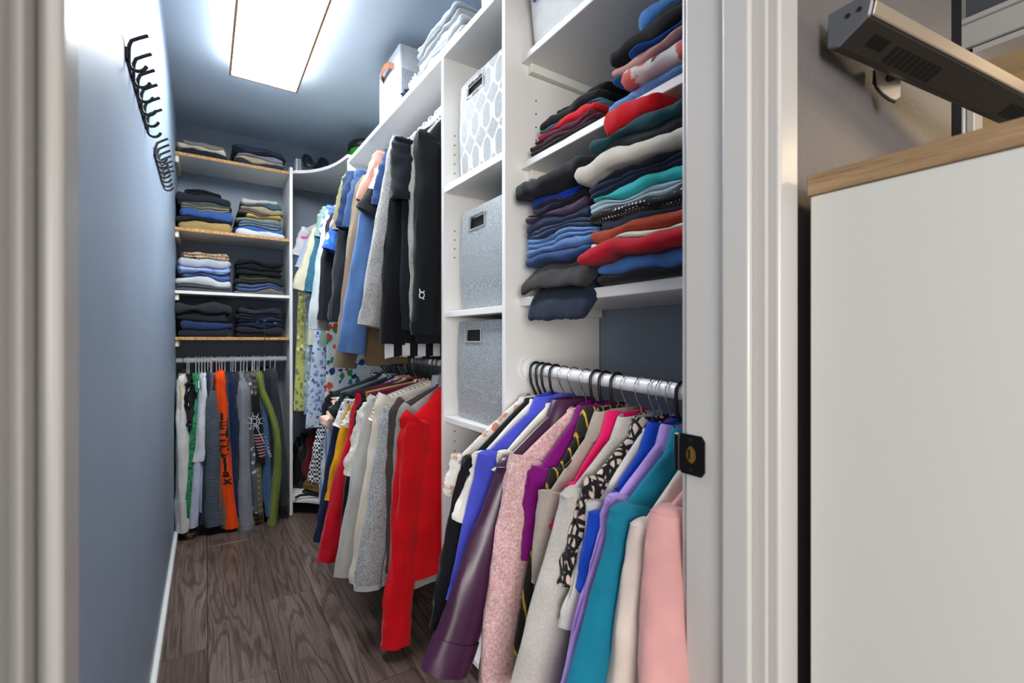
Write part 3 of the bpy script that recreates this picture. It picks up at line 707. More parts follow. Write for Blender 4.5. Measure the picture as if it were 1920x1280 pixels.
SG(2.320, 'l', (618, 790), (597, 948), 'shirt', 'white shirt with pale blue vertical stripes', S_, F('#cfd3d8', 'vstripe', '#7f9fcb', 13, extra=.72), 'black', zh=-.72, r0=.05, r1=.05, ry=.03)
SG(2.395, 'l', (610, 742), (600, 800), 'blouse', 'black blouse far along the lower middle rod', S_, F('#131418'), 'black', zh=-.5, r0=.04, r1=.04, ry=.022)
SG(2.455, 'l', (602, 790), (576, 905), 'gingham_shirt', 'black and white gingham shirt at the far end of the lower rod', S_, F('#1b1b20', 'gingham', '#d8d8d8', 95), 'black', zh=-.6, r0=.042, r1=.042, ry=.024)
for y, nm, c, d in ((1.855, 'blouse', '#5e1638', 'burgundy blouse showing only its collar on the lower rod'), (1.9, 'blouse', '#a8823a', 'mustard top showing only its collar on the lower rod'), (1.955, 'tee', '#22242c', 'charcoal tee tucked behind the black dress'), (2.05, 'blouse', '#8e2552', 'magenta top showing only its shoulder on the lower rod'), (2.24, 'cardigan', '#5d6268', 'grey cardigan tucked behind the peach blouse'), (2.355, 'tee', '#30333c', 'dark slate tee tucked beside the black blouse')):
    SG(y, 'l', (660 - (y - 2) * 130, 735), None, nm, d, S_, F(c), 'black', zh=-.55, th=.014)

# upper middle rod
BLK = F('#101217')
e_u1, s_u1, b_u1 = SG(1.592, 'u', (781, 262), (776, 628), 'sports_shirt', 'black long-sleeved sports top with white ring logo at the near end', S_, BLK, 'white', r0=.06, r1=.045, ry=.034, th=.026, neck='crew', zh=-.93, cuff=(BLK, .06, 1.03), hw=.17)
SG(1.622, 'u', (770, 262), (772, 602), 'sports_tee', 'grey marl top with black sleeve bands between two black tops', S_, F('#8b8782', 'melange', '#b5b1ab', 240, extra=(1, 1, 1)), 'white', r0=.045, r1=.04, ry=.018, neck='crew')
SG(1.652, 'u', (742, 266), (735, 374), 'tee', 'black short-sleeved tee with white collar tape', S_, F('#191d24'), 'white', zh=-.88, r0=.062, r1=.066, ry=.034, ry1=.04, neck='crew', neckmat=F('#e6e0d8'), hw=.2)
SG(1.702, 'u', (738, 300), (712, 645), 'sweatshirt', 'black sweatshirt hanging under the black tee', SWT, F('#0f1014'), 'white', r0=.055, r1=.048, ry=.026, zh=-.93, hem=F('#0f1014'))
SG(1.728, 'u', (742, 300), None, 'striped_tee', 'black and white wide-striped tee peeking below the black sweatshirt', S_, F('#17171a', 'vstripe', '#d5d5d7', 5), 'white', zh=-.985, hw=.24)
SG(1.755, 'u', (733, 262), (672, 612), 'marl_shirt', 'grey space-dyed long-sleeved top', S_, F('#6e6c6c', 'melange', '#b9b6b2', 120, extra=(1.2, 1, 5)), 'white', r0=.058, r1=.05, ry=.03, ry1=.036, neck='collar', zh=-.85)
SG(1.818, 'u', (720, 286), (697, 388), 'tee', 'dark blue tee with small white chest print', S_, F('#27406a'), 'white', zh=-.85, r0=.052, r1=.055, ry=.026)
SG(1.880, 'u', (703, 315), (669, 398), 'raglan_tee', 'pale grey tee with black sleeve cuff', S_, F('#b9b5b2'), 'white', zh=-.85, r0=.05, r1=.05, ry=.026, cuff=(F('#1c1d20'), .28, 1.03))
SG(1.935, 'u', (697, 288), (664, 380), 'tee', 'peach pink tee beside the pale grey one', S_, F('#c08f7e'), 'white', zh=-.8, r0=.048, r1=.046, ry=.024)
BLU = F('#4d6e9c')
SG(1.985, 'u', (684, 345), (632, 662), 'sweatshirt', 'steel blue sweatshirt with long smooth sleeve', SWT, BLU, 'white', r0=.06, r1=.055, ry=.034, ry1=.05, zh=-.85)
SG(2.070, 'u', (668, 345), (624, 690), 'sweatshirt', 'taupe brown sweatshirt with ribbed hem beside the blue one', SWT, F('#83725f'), 'white', r0=.045, r1=.045, ry=.028, zh=-1.03, hem=F('#7d6a52'), hw=.21)
SG(2.135, 'u', (664, 322), (642, 428), 'tee', 'navy tee with rolled sleeve', S_, F('#2c4468', 'denim', '#3d5880'), 'white', zh=-.8, r0=.05, r1=.048, ry=.026)
SG(2.225, 'u', (648, 325), (630, 428), 'tee', 'dark navy tee beside the rolled-sleeve one', S_, F('#1e3050'), 'white', zh=-.8, r0=.05, r1=.048, ry=.03)
SG(2.290, 'u', (640, 395), (616, 602), 'sweatshirt', 'charcoal navy sweatshirt with ribbed cuff', SWT, F('#1c1f29'), 'white', r0=.048, r1=.042, ry=.034, zh=-.85, cuff=(F('#22252e'), .12, 1.04))
SG(2.350, 'u', (640, 330), (624, 432), 'tee', 'olive yellow tee on the upper middle rod', S_, F('#7a7650'), 'white', zh=-.8, r0=.045, r1=.045, ry=.024)
SG(2.420, 'u', (625, 400), (604, 470), 'floral_blouse', 'bright blue and pink floral blouse', S_, F('#2d55a8', 'floral', sc=22, extra=['#d58a8a', '#1b2a5a', '#e8d5d5', '#3b7ac0']), 'white', zh=-.6, r0=.05, r1=.05, ry=.03)
SG(2.475, 'u', (614, 435), (596, 600), 'sweatshirt', 'black sweatshirt beside the pale grey one', SWT, F('#16191e'), 'white', r0=.042, r1=.04, ry=.024, zh=-.8)
SG(2.530, 'u', (606, 440), (581, 618), 'sweatshirt', 'pale grey sweatshirt with ribbed cuff at the far end', SWT, F('#b4b9ba'), 'white', r0=.045, r1=.04, ry=.03, zh=-.82, cuff=(F('#aeb3b4'), .17, .98), blouse=.006)
SG(2.600, 'u', (608, 390), (598, 440), 'printed_blouse', 'blue and white patterned blouse beneath the curved shelf', S_, F('#5a78b8', 'floral', sc=30, extra=['#e4e8f0', '#23366e', '#c9d4e8']), 'black', zh=-.5, r0=.05, r1=.05, ry=.03)
SG(2.665, 'u', (606, 470), None, 'floral_dress', 'white dress with big orange and teal flowers', 'dress', F('#dfe3e4', 'floral', sc=26, extra=['#cf5a2c', '#2c7f8e', '#3f8f5a', '#c23a3a', '#2a3f7a']), 'white', zh=-1.36, th=.028, hw=.262)

# corner rod
SG(2.805, 'c', (601, 392), (590, 446), 'cardigan', 'sage green cardigan under the curved shelf', SWT, F('#7f9a8c'), 'black', zh=-.95, r0=.05, r1=.05, ry=.03)
SG(2.862, 'c', (596, 440), None, 'floral_dress', 'long white dress with blue floral print', 'dress', F('#c3cbd8', 'floral', sc=48, extra=['#5f78ad', '#8fa2c6', '#4a5f98', '#7d92bf']), 'white', zh=-1.42, th=.03, hw=.325)
SG(2.905, 'c', (594, 432), (569, 548), 'teal_sweater', 'dark teal top with speckled knit', SWT, F('#1f4a5e', 'melange', '#3f7c92', 150, extra=(1, 1, 1)), 'black', zh=-.6, r0=.05, r1=.05, ry=.034)
SG(2.945, 'c', (590, 470), None, 'leopard_blouse', 'brown leopard print dress behind the teal top', 'dress', F('#a8764f', 'leopard', '#2d1f18', 60), 'white', zh=-.95, th=.025, hw=.25)
SG(2.990, 'c', (583, 430), (549, 545), 'blouse', 'pale yellow blouse with gathered balloon sleeve', S_, F('#c9c4a6'), 'white', zh=-.95, r0=.05, r1=.045, ry=.04, blouse=.014, hw=.29)
SG(3.055, 'c', (574, 445), (551, 505), 'shirt', 'blue and white striped shirt behind the pale yellow blouse', S_, F('#b9c3d6', 'dstripe', '#6f86b0', 30), 'black', zh=-1.0, r0=.05, r1=.05, ry=.034, hw=.27)
SG(3.115, 'c', (568, 450), None, 'floral_dress', 'pale blue and sage floral dress by the back panel', 'dress', F('#9db3b3', 'floral', sc=44, extra=['#7fa0b5', '#dfe6e2', '#6a8f86']), 'white', zh=-1.38, th=.03, hw=.29)
SG(3.175, 'c', (560, 430), (548, 480), 'jacket', 'pale grey top with bright pink trim by the back panel', S_, F('#b7b2b5', 'floral', sc=8, extra=['#b7b2b5', '#c22a70']), 'black', zh=-.55, r0=.045, r1=.045, ry=.03)
SG(3.235, 'c', (555, 470), None, 'floral_dress', 'long yellow floral dress at the far end of the corner', 'dress', F('#bdb96a', 'floral', sc=44, extra=['#8f9a5a', '#e8e4a8', '#6f7f6a']), 'white', zh=-1.36, th=.03, hw=.33)

# ------------------------------------------------------------------ clothes on the back rod
def BG(tip, end, hw_px, name, label, catg, mat, zh=None, mid=None, sh=.0, hk='white', ty=3.135, **k):
    SEED[0] += 1
    tw = onY(*tip, ty); ew = onY(*end, ty - .015); X = min(max(tw.x, XL + .034), .42)
    zt = min(-.11, max(-.26, tw.z - BRZ)); sw = BRY - ty; ry = hw_px * 2.62 / 873 * .93; ew.x = min(max(ew.x, XL + ry + .006), .435 - ry)
    kw = dict(r0=.05, r1=.042, ry=ry * .8, ry1=ry, th=min(.012, ry), amp=.006, back=.78, m=26); kw.update(k)
    if mid:
        mw = onY(*mid, ty - .03); kw['mid'] = (BRY - ty + .03, mw.z - BRZ); kw['midy'] = mw.x - X
    en = (sw + .015 + sh, ew.z - BRZ)
    if zh is None: zh = max(en[1] + .03, .14 - BRZ)
    e = garment(name, label, catg, 'clothes on the back rod', (X, BRY, BRZ), -PI / 2, sw, zt, en, mat, zh, seed=SEED[0] * 1.31, endy=ew.x - X, **kw)
    hanger(hk, (X, BRY, BRZ), -PI / 2, min(.17, sw), max(zt, -.16), held('white hanger' if hk == 'white' else 'wooden hanger', label), hk + ' hangers on the back rod')
    return e
BG((323, 722), (317, 965), 9, 'satin_jacket', 'cream satin jacket against the blue wall', J, F('#cdbfa2', rough=.5), hk='wood')
BG((337, 718), (325, 1002), 11, 'shirt', 'white long-sleeved shirt with wide cuff on the back rod', S_, F('#d9d6d2'), mid=(341, 850), cuff=(F('#d6d3d0'), .12, 1.05), hk='wood')
BG((352, 722), (354, 800), 13, 'puffer_jacket', 'glossy black jacket on the back rod', J, F('#0c0c0f', rough=.16, weave=.1), zh=-.5, samp=.014, amp=.02, r0=.06, r1=.05, mid=None)
BG((366, 765), (344, 1000), 9, 'fern_shirt', 'green shirt with lighter fern print', S_, F('#155a34', 'leopard', '#3f9a68', 48))
BG((378, 742), (361, 990), 9, 'checked_shirt', 'pale blue finely checked shirt', S_, F('#a9b3cf', 'gingham', '#d0d6e6', 260), cuff=(F('#a9b3cf', 'gingham', '#d0d6e6', 260), .1, 1.05))
BG((384, 716), (372, 866), 8, 'tee', 'white tee with dark piping on its sleeve', S_, F('#d5d8da'), zh=-.7, ry1=.032)
BG((390, 712), (381, 985), 5, 'shirt', 'dark navy top tucked behind the white tee', S_, F('#262f45'))
BG((398, 748), (402, 988), 16, 'ribbed_sweater', 'grey-blue ribbed sweater with dark horizontal stripes', SWT, F('#67727e', 'rib', '#1f2630', 34), ty=3.115)
BG((407, 738), (422, 990), 7, 'sweater', 'olive brown sweater between the ribbed and orange ones', SWT, F('#6b6048'), cuff=(F('#6b6048'), .1, 1.04))
ORG = F('#ef4a08')
orange, os1, ob1 = BG((413, 712), (434, 992), 12, 'orange_sweatshirt', 'bright orange sweatshirt with black letters down the sleeve', SWT, ORG, cuff=(ORG, .1, 1.04), ty=3.12)
BG((424, 716), (428, 930), 6, 'tee', 'charcoal top beside the orange sweatshirt', S_, F('#33363a'))
BG((436, 722), (447, 970), 9, 'sweater', 'navy blue knitted sweater on the back rod', SWT, F('#1f2f55', 'rib', '#18264a', 60))
BG((445, 712), (447, 920), 5, 'jacket', 'dark slate jacket behind the grey marl hoodie', J, F('#2c3038'))
GRY = F('#6a6d74', 'melange', '#8f9298', 240, extra=(1, 1, 1))
BG((456, 730), (461, 1004), 14, 'marl_sweatshirt', 'grey marl sweatshirt with long straight sleeve', SWT, GRY, ty=3.115, cuff=(GRY, .05, 1.02))
BG((468, 722), (482, 962), 8, 'hoodie', 'grey zip hoodie with white flecks beside the marl sweatshirt', SWT, F('#5b5d61', 'dots', '#b9babc', 26, extra=1.0))
web, ws1, wb1 = BG((480, 745), (491, 868), 13, 'web_tee', 'black tee with white web print and red stripes', S_, F('#15161b'), zh=-.62, r0=.055, r1=.055, ty=3.12, samp=.003, wr=.3)
BG((478, 705), (488, 965), 6, 'plaid_shirt', 'dark plaid flannel shirt on the back rod', S_, F('#2e323a', 'plaid', '#8f8b6a', 9))
BG((492, 720), (507, 968), 9, 'denim_shirt', 'blue denim shirt with white buttons', S_, F('#2f4a6e', 'denim', '#5a7aa5'))
BG((489, 706), (511, 985), 9, 'olive_sweater', 'olive green sweater with bent elbow', SWT, F('#7a8438'), mid=(522, 830), ty=3.11, r0=.052, r1=.04)
BG((502, 708), (522, 940), 9, 'jacket', 'dark charcoal jacket beside the olive sweater', J, F('#23262b'))
BG((514, 704), (534, 945), 10, 'blazer', 'slate grey blazer at the right end of the back rod', J, F('#32373d'), mid=(530, 850), neck='lapel')
for i in range(9):
    x = -.09 + i * .058; hanger('white', (x, BRY, BRZ), -PI / 2, .15, -.15, 'spare white hanger among the clothes on the back rod', 'spare white hangers on the back rod')

# letters down the orange sleeve and the printed marks
def text_part(txt, size, mat, parent, loc, rot, target, off=.0012, name='lettering', extr=.0, axis='Y', spacing=1.0, sx=1.0):
    cu = bpy.data.curves.new(name, 'FONT'); cu.body = txt; cu.size = size; cu.align_x = 'CENTER'; cu.align_y = 'CENTER'; cu.resolution_u = 3; cu.space_line = spacing; cu.offset = size * .03
    tmp = bpy.data.objects.new(name, cu); COL.objects.link(tmp); dg = bpy.context.evaluated_depsgraph_get()
    me = bpy.data.meshes.new_from_object(tmp.evaluated_get(dg)); bpy.data.objects.remove(tmp)
    bm = bmesh.new(); bm.from_mesh(me); bmesh.ops.scale(bm, vec=(sx, 1, 1), verts=bm.verts)
    bmesh.ops.triangulate(bm, faces=bm.faces); bmesh.ops.subdivide_edges(bm, edges=[e for e in bm.edges if e.calc_length() > size * .22], cuts=2, use_grid_fill=True)
    M_ = Matrix.Translation(loc) @ rot; bm.transform(M_); bm.to_mesh(me); bm.free()
    me.materials.clear(); me.materials.append(mat)
    o = bpy.data.objects.new(name, me); COL.objects.link(o); o.parent = parent
    if target:
        sw = o.modifiers.new('wrap', 'SHRINKWRAP'); sw.target = target; sw.wrap_method = 'PROJECT'; sw.use_project_x = True; sw.use_positive_direction = False; sw.use_negative_direction = True; sw.wrap_mode = 'ABOVE_SURFACE'; sw.offset = off
    return o
INK = plain('#151515', .8)
tw = onY(413, 712, 3.12)
zc = onY(424, 850, 3.09).z - BRZ
# local frame of a back garment: x front, y to the right; letters face +x
rotf = Matrix(((0, 0, 1, 0), (1, 0, 0, 0), (0, 1, 0, 0), (0, 0, 0, 1)))
def marks_on_sleeve(parent, sleeve, chars, pts, size, sx):
    X0 = parent.location.x
    for ch, (u, v) in zip(chars, pts):
        w = onY(u, v, 3.07)
        text_part(ch, size, INK, parent, Vector((.28, w.x - X0, w.z - BRZ)), rotf, sleeve, .0015, 'letter', sx=sx)
marks_on_sleeve(orange, os1, 'IEHOUTIax', [(416.5, 783), (417, 800), (418, 817), (419.5, 834), (421, 850), (422, 865), (423, 879), (424.5, 890), (427, 904)], .062, 1.25)
# web print on the tee sleeve
def wrap_curve(parent, target, paths, r, mat, name):
    parts = [tube(p, r, 5) for p in paths]
    for v, f in parts:
        o = obj(name, v, f, mat, parent, smooth=True)
        sw = o.modifiers.new('wrap', 'SHRINKWRAP'); sw.target = target; sw.wrap_method = 'PROJECT'; sw.use_project_x = True; sw.use_positive_direction = False; sw.use_negative_direction = True; sw.wrap_mode = 'ABOVE_SURFACE'; sw.offset = .001
    return
WINK = plain('#d8d8da', .8); RINK = plain('#a8141c', .8)
def wp(u, v): w = onY(u, v, 3.06); return (.30, w.x - web.location.x, w.z - BRZ)
def seg(a, b, n=8): return [wp(a[0] + (b[0] - a[0]) * i / n, a[1] + (b[1] - a[1]) * i / n) for i in range(n + 1)]
cx, cy = 479, 792
wrap_curve(web, ws1, [[wp(cx + r_ * math.cos(a), cy + r_ * 1.1 * math.sin(a)) for a in [2 * PI * i / 20 for i in range(21)]] for r_ in (4.5, 9)] + [seg((cx + 4 * math.cos(a), cy + 4 * math.sin(a)), (cx + 16 * math.cos(a), cy + 17 * math.sin(a))) for a in [2 * PI * i / 9 + .3 for i in range(9)]] + [seg((cx, cy + 4), (508, 854), 14)], .0016, WINK, 'web_line')
for i in range(8):
    y = 818 + i * 5.6; wrap_curve(web, ws1, [seg((476 + i * 1.6, y + 1), (499 + i * 1.4, y - 2.5))], .0018, WINK, 'print_stripe'); wrap_curve(web, ws1, [seg((479 + i * 1.6, y + 3), (495 + i * 1.5, y + .5))], .0022, RINK, 'print_stripe')
# ring logo low on the black top's sleeve and small print on the blue tee
def up(u, v): w = onY(u, v, 1.557); return (RX - w.x, -(w.y - 1.592), w.z - UZ)
lg = [[up(790.5 + 5.2 * math.cos(a), 553 + 5.6 * math.sin(a)) for a in [2 * PI * i / 20 for i in range(21)]], [up(787.5, 548), up(786, 543), up(786.2, 541)], [up(793.5, 548), (up(796, 545))], [up(793, 558), up(795.3, 561.5)]]
def flat_print(parent, target, paths, r, mat, name):
    for p in paths:
        v, f = tube(p, r, 6); o = obj(name, v, f, mat, parent, smooth=True)
        sw = o.modifiers.new('wrap', 'SHRINKWRAP'); sw.target = target; sw.wrap_method = 'NEAREST_SURFACEPOINT'; sw.wrap_mode = 'ABOVE_SURFACE'; sw.offset = .0012
flat_print(e_u1, s_u1, lg, .0022, WINK, 'logo_mark')
# ------------------------------------------------------------------ folded clothes
JE = 'folded_jeans'; TR = 'folded_trousers'; SW = 'folded_sweater'; TE = 'folded_shirt'
def D(a, b): return F(a, 'denim', b)
BL, BR_ = -.005, .285
FX = YS + .028
def back_pile(xc, z, items, place, W=.255, seed=0, slope=0): return stack((xc, FX, z), -PI / 2, items, place, 'folded clothes on the back shelves', D=.27, W=W, seed=seed, slope=slope, ts=1.34, mess=1.0)
back_pile(BL, 2.1605, [(TR, 'black trousers', F('#20252f'), .024), (TR, 'cream trousers', F('#cfc6ae'), .028, {'n': 1}), (TR, 'grey-tan flat trousers', F('#8f8a7e'), .016, {'w': .85, 'f': -.03})], 'in the left pile on the top back shelf', seed=1, W=.26)
back_pile(BR_, 2.1605, [(JE, 'navy jeans', D('#22304c', '#33466a'), .026), (TR, 'khaki trousers', F('#b7a985'), .018), (TR, 'lavender-grey trousers', F('#8a8494'), .013), (TR, 'black trousers', F('#22262e'), .018), (TR, 'slate blue trousers', F('#3d485a'), .022)], 'in the right pile on the top back shelf', seed=2, W=.275)
back_pile(BL, 1.7375, [(TR, 'tan trousers', F('#a08656'), .036, {'n': 1}), (TR, 'black trousers', F('#1e2026'), .024), (JE, 'mid blue jeans', D('#2c4a80', '#4468a4'), .028), (TR, 'taupe grey trousers', F('#837d72'), .016), (TR, 'olive grey trousers', F('#5a5d50'), .014), (SW, 'large charcoal sweater', F('#24272f'), .036, {'n': 1}), (TE, 'crumpled black top', F('#17191d'), .022, {'w': .7, 'f': -.04})], 'in the left pile on the second back shelf', seed=3, W=.27)
back_pile(BR_, 1.7375, [(TR, 'pale lavender trousers', F('#c3c7d2'), .024), (TR, 'bright blue shorts', F('#3d62a2'), .012), (TR, 'blue-grey trousers', F('#6b7a88'), .026), (TR, 'sage grey trousers', F('#74807a'), .018), (TR, 'mustard yellow shorts', F('#c69c48'), .022, {'w': .8, 'y': .025}), (TR, 'brown-grey trousers', F('#635e56'), .012), (TR, 'khaki trousers', F('#9d9274'), .022, {'w': .9}), (TR, 'teal shorts', F('#42616c'), .009, {'w': .9}), (TR, 'light stone trousers', F('#b5b0a0'), .026, {'w': .85, 'n': 1})], 'in the right pile on the second back shelf', seed=4, W=.265)
back_pile(BL, 1.3825, [(TR, 'dark grey trousers', F('#494b50'), .026), (TR, 'pale grey sweatpants', F('#bfc2c2'), .03, {'n': 1}), (TR, 'navy plaid pyjama trousers', F('#2a3c6c', 'plaid', '#5470aa', 16), .024), (TR, 'bright blue plaid pyjama trousers', F('#38589c', 'plaid', '#a8b8da', 16), .022), (SW, 'pale grey printed sweatshirt', F('#b0b4bb'), .04, {'n': 1}), (TE, 'brown zebra print top', F('#2b1d18', 'zebra', '#d8c4ae', 26), .022, {'w': .9, 'f': -.02})], 'in the left pile on the third back shelf', seed=5, W=.275)
back_pile(BR_, 1.3825, [(TR, 'taupe striped trousers', F('#645e5a'), .022), (JE, 'slate blue jeans', D('#3c4a6c', '#54648c'), .022), (TR, 'charcoal trousers', F('#24282e'), .022), (TR, 'olive trousers', F('#434a30'), .022), (TR, 'thin black trousers', F('#16181c'), .022), (TR, 'black leggings', F('#101216'), .02), (TE, 'crumpled black top', F('#14161b'), .026)], 'in the right pile on the third back shelf', seed=6, W=.265)
back_pile(BL, 1.1205, [(TR, 'charcoal trousers', F('#202329'), .032), (JE, 'navy jeans', D('#1f2f50', '#2c4068'), .038, {'n': 1}), (TR, 'dark grey trousers', F('#2a2c30'), .03), (SW, 'dark green-grey sweater', F('#2c3235'), .044, {'n': 1})], 'in the left pile on the lowest back shelf', seed=7, W=.275)
back_pile(BR_, 1.1205, [(TR, 'black trousers', F('#16181c'), .022), (TR, 'dark grey trousers', F('#25262b'), .02), (TR, 'navy trousers', F('#18233c'), .02), (TE, 'navy top with pale print', F('#1c2740', 'dots', '#7f8ca8', 30, extra=1.0), .02), (TR, 'charcoal trousers', F('#1f2126'), .022), (TE, 'slate charcoal top', F('#2b2d34'), .026)], 'in the right pile on the lowest back shelf', seed=8, W=.265)
strp = tag(tubeobj('drawstring', [(.30, YS - .004, 1.20), (.302, YS - .008, 1.15), (.303, YS - .009, 1.1), (.304, YS - .008, 1.03)], .0022, BLACKM), 'black drawstring hanging over the lowest back shelf', 'cord')

def near_pile(xf, yc, z, items, place, W, seed, slope=0, Dp=.3): return stack((xf, yc, z), PI, items, place, 'folded clothes on the near shelves', D=Dp, W=W, seed=seed, slope=slope)
# shelf above the near rod: left and right piles
near_pile(.752, .945, 1.2258, [
    (JE, 'dark navy jeans drooping over the edge', D('#151d2c', '#202c40'), .046, {'n': 1, 'droop': 1.5, 'edge': -.045, 'f': .012, 'w': .92, 'y': .01}),
    (TR, 'charcoal jeans with turned hem', F('#2b2a2a'), .032, {'n': 1, 'droop': .9, 'edge': -.04, 'f': .02}),
    (JE, 'mid blue jeans', D('#203a66', '#34548c'), .027, {'n': 1}), (JE, 'light blue jeans', D('#47699c', '#6a90c4'), .02, {'n': 1}), (JE, 'faded blue jeans', D('#4d72a6', '#7398cc'), .025, {'n': 2}),
    (JE, 'indigo jeans', D('#22304c', '#34486a'), .02, {'n': 2}), (JE, 'dark indigo jeans', D('#1c2840', '#2c3c5c'), .024, {'n': 1}), (TE, 'plum purple top', F('#4b3758'), .014, {'w': .9}),
    (TE, 'black ribbed top', F('#1d1d20', 'rib', '#0c0c0e', 90), .014, {'w': .92}), (TE, 'dark navy top', F('#1b1c3c'), .017, {'w': .8, 'y': .02}), (TE, 'bright blue top', F('#0a45c4'), .018, {'w': .95}),
    (SW, 'black sweater', F('#17181e'), .042, {'n': 1, 'f': .02, 'w': 1.05})], 'in the left pile above the near rod', .285, 11)
near_pile(.728, .648, 1.2258, [
    (TR, 'black trousers', F('#1b1c20'), .024, {'n': 1, 'f': -.03}), (TE, 'sky blue top', F('#4c78ba'), .022, {'n': 1, 'f': -.03}), (SW, 'crimson red sweater', F('#a80d22'), .034, {'n': 1, 'f': .01, 'w': 1.08, 'y': -.012}),
    (TE, 'white ribbed top', F('#cdc7bc'), .012, {'n': 1}), (SW, 'rust orange sweater', F('#9a3b24'), .032, {'n': 1, 'w': 1.04}), (TE, 'slate blue top', F('#3c4658'), .011, {'w': .9, 'f': -.02}),
    (TE, 'black polka dot top', F('#121214', 'dots', '#d8d8d8', 105, extra=.1), .024, {'n': 1, 'w': 1.02}), (TE, 'pale blue-grey top', F('#a2b4be'), .016, {'w': .96}), (TE, 'turquoise top', F('#2fa8aa'), .02, {'n': 1, 'w': .95}),
    (TE, 'navy top', F('#182442'), .02), (TE, 'midnight blue top', F('#131b2e'), .016), (SW, 'cream sweater with rounded fold', F('#cbc5b8'), .034, {'n': 1, 'f': .022, 'w': 1.1, 'y': -.012}),
    (TE, 'charcoal top', F('#1f2228'), .024, {'n': 1, 'w': .9, 'y': .012}), (TE, 'dark teal top', F('#173f48'), .024, {'n': 1, 'w': .95, 'f': .01}), (TE, 'bright red rolled top', F('#c4141f'), .052, {'n': 1, 'w': .5, 'f': -.005, 'y': -.025})],
    'in the right pile above the near rod', .30, 12)
# narrow shelf above that
near_pile(.775, .955, 1.6228, [
    (TR, 'dark grey shorts', F('#2c2b2c'), .012, {'w': .95}), (TE, 'burgundy top', F('#3c1522'), .018, {'n': 1}), (TE, 'plum top', F('#561c34'), .012, {'w': .85}), (TE, 'bright red top', F('#c81624'), .02, {'n': 1, 'w': .9, 'f': -.015}),
    (TE, 'steel blue top', F('#4d7688'), .014, {'w': .85, 'f': -.02}), (TR, 'black leggings', F('#15181b'), .024, {'n': 1, 'w': .88, 'f': -.02}), (TR, 'thick black leggings', F('#0f1214'), .022, {'n': 1, 'w': .75, 'f': -.05, 'y': .03})],
    'in the left pile on the high near shelf', .29, 13)
near_pile(.772, .640, 1.6228, [
    (JE, 'light ripped jeans', D('#4d7cb8', '#7fa6d8'), .022, {'n': 1}), (TE, 'white floral top with pink blooms', F('#d3cbc6', 'floral', sc=16, extra=['#c9605a', '#6a1f30', '#d89a90']), .036, {'n': 1, 'w': .75, 'y': .03, 'f': .012}),
    (TR, 'blue shorts', F('#2466a2'), .016, {'w': .9}), (TE, 'dusty pink top', F('#c4918a'), .016, {'w': .85}), (TE, 'cobalt blue top', F('#124f9c'), .018, {'w': .7, 'y': .03}),
    (TR, 'black trousers', F('#131416'), .03, {'n': 1, 'f': -.01}), (TE, 'crumpled black top', F('#0e0f11'), .032, {'n': 1, 'w': .8, 'f': -.03, 'y': .02}), (JE, 'mid blue jeans', D('#3d70b0', '#5f90cc'), .034, {'n': 1, 'w': .75, 'f': -.05, 'y': .02})],
    'in the right pile on the high near shelf', .30, 14)

# ------------------------------------------------------------------ storage bins
def glitter():
    t = NT('glitter_fabric'); co = t.coords(); n = t.noise(co, 260, 2, .9); c = t.ramp(n, [(.35, '#7f8486'), (.55, '#a9adae'), (.72, '#e4e6e6')]); t.col(c); t.set(Roughness=.45, Metallic=.25); t.bump(n, .5, .002); return t.m
def ogee():
    t = NT('ogee_print'); tc = t.n('ShaderNodeTexCoord'); sp_ = t.n('ShaderNodeSeparateXYZ'); t.l(tc.outputs['Object'], sp_.inputs[0])
    def cosn(sock, k, ph=0):
        m1 = t.n('ShaderNodeMath', operation='MULTIPLY_ADD', i_1=k, i_2=ph); t.l(sock, m1.inputs[0]); m2 = t.n('ShaderNodeMath', operation='COSINE'); t.l(m1.outputs[0], m2.inputs[0]); return m2.outputs[0]
    ad = t.n('ShaderNodeMath', operation='ADD'); t.l(cosn(sp_.outputs['Y'], 2 * PI / .075), ad.inputs[0]); t.l(cosn(sp_.outputs['Z'], 2 * PI / .112), ad.inputs[1])
    # bend the lattice so the cells become rounded ogees
    c2 = t.n('ShaderNodeMath', operation='MULTIPLY_ADD', i_1=.35, i_2=0.0); t.l(cosn(sp_.outputs['Z'], 4 * PI / .112), c2.inputs[0]); a2 = t.n('ShaderNodeMath', operation='ADD'); t.l(ad.outputs[0], a2.inputs[0]); t.l(c2.outputs[0], a2.inputs[1])
    ab = t.n('ShaderNodeMath', operation='ABSOLUTE'); t.l(a2.outputs[0], ab.inputs[0])
    nn = t.noise(tc.outputs['Object'], 180, 3, .8)
    c = t.mix(t.ramp(ab.outputs[0], [(.3, (0, 0, 0, 1)), (.42, (1, 1, 1, 1))]), lin('#cfd1d2'), t.ramp(nn, [(.3, '#85898b'), (.7, '#a9acad')])); t.col(c); t.set(Roughness=.85); t.bump(nn, .3); return t.m
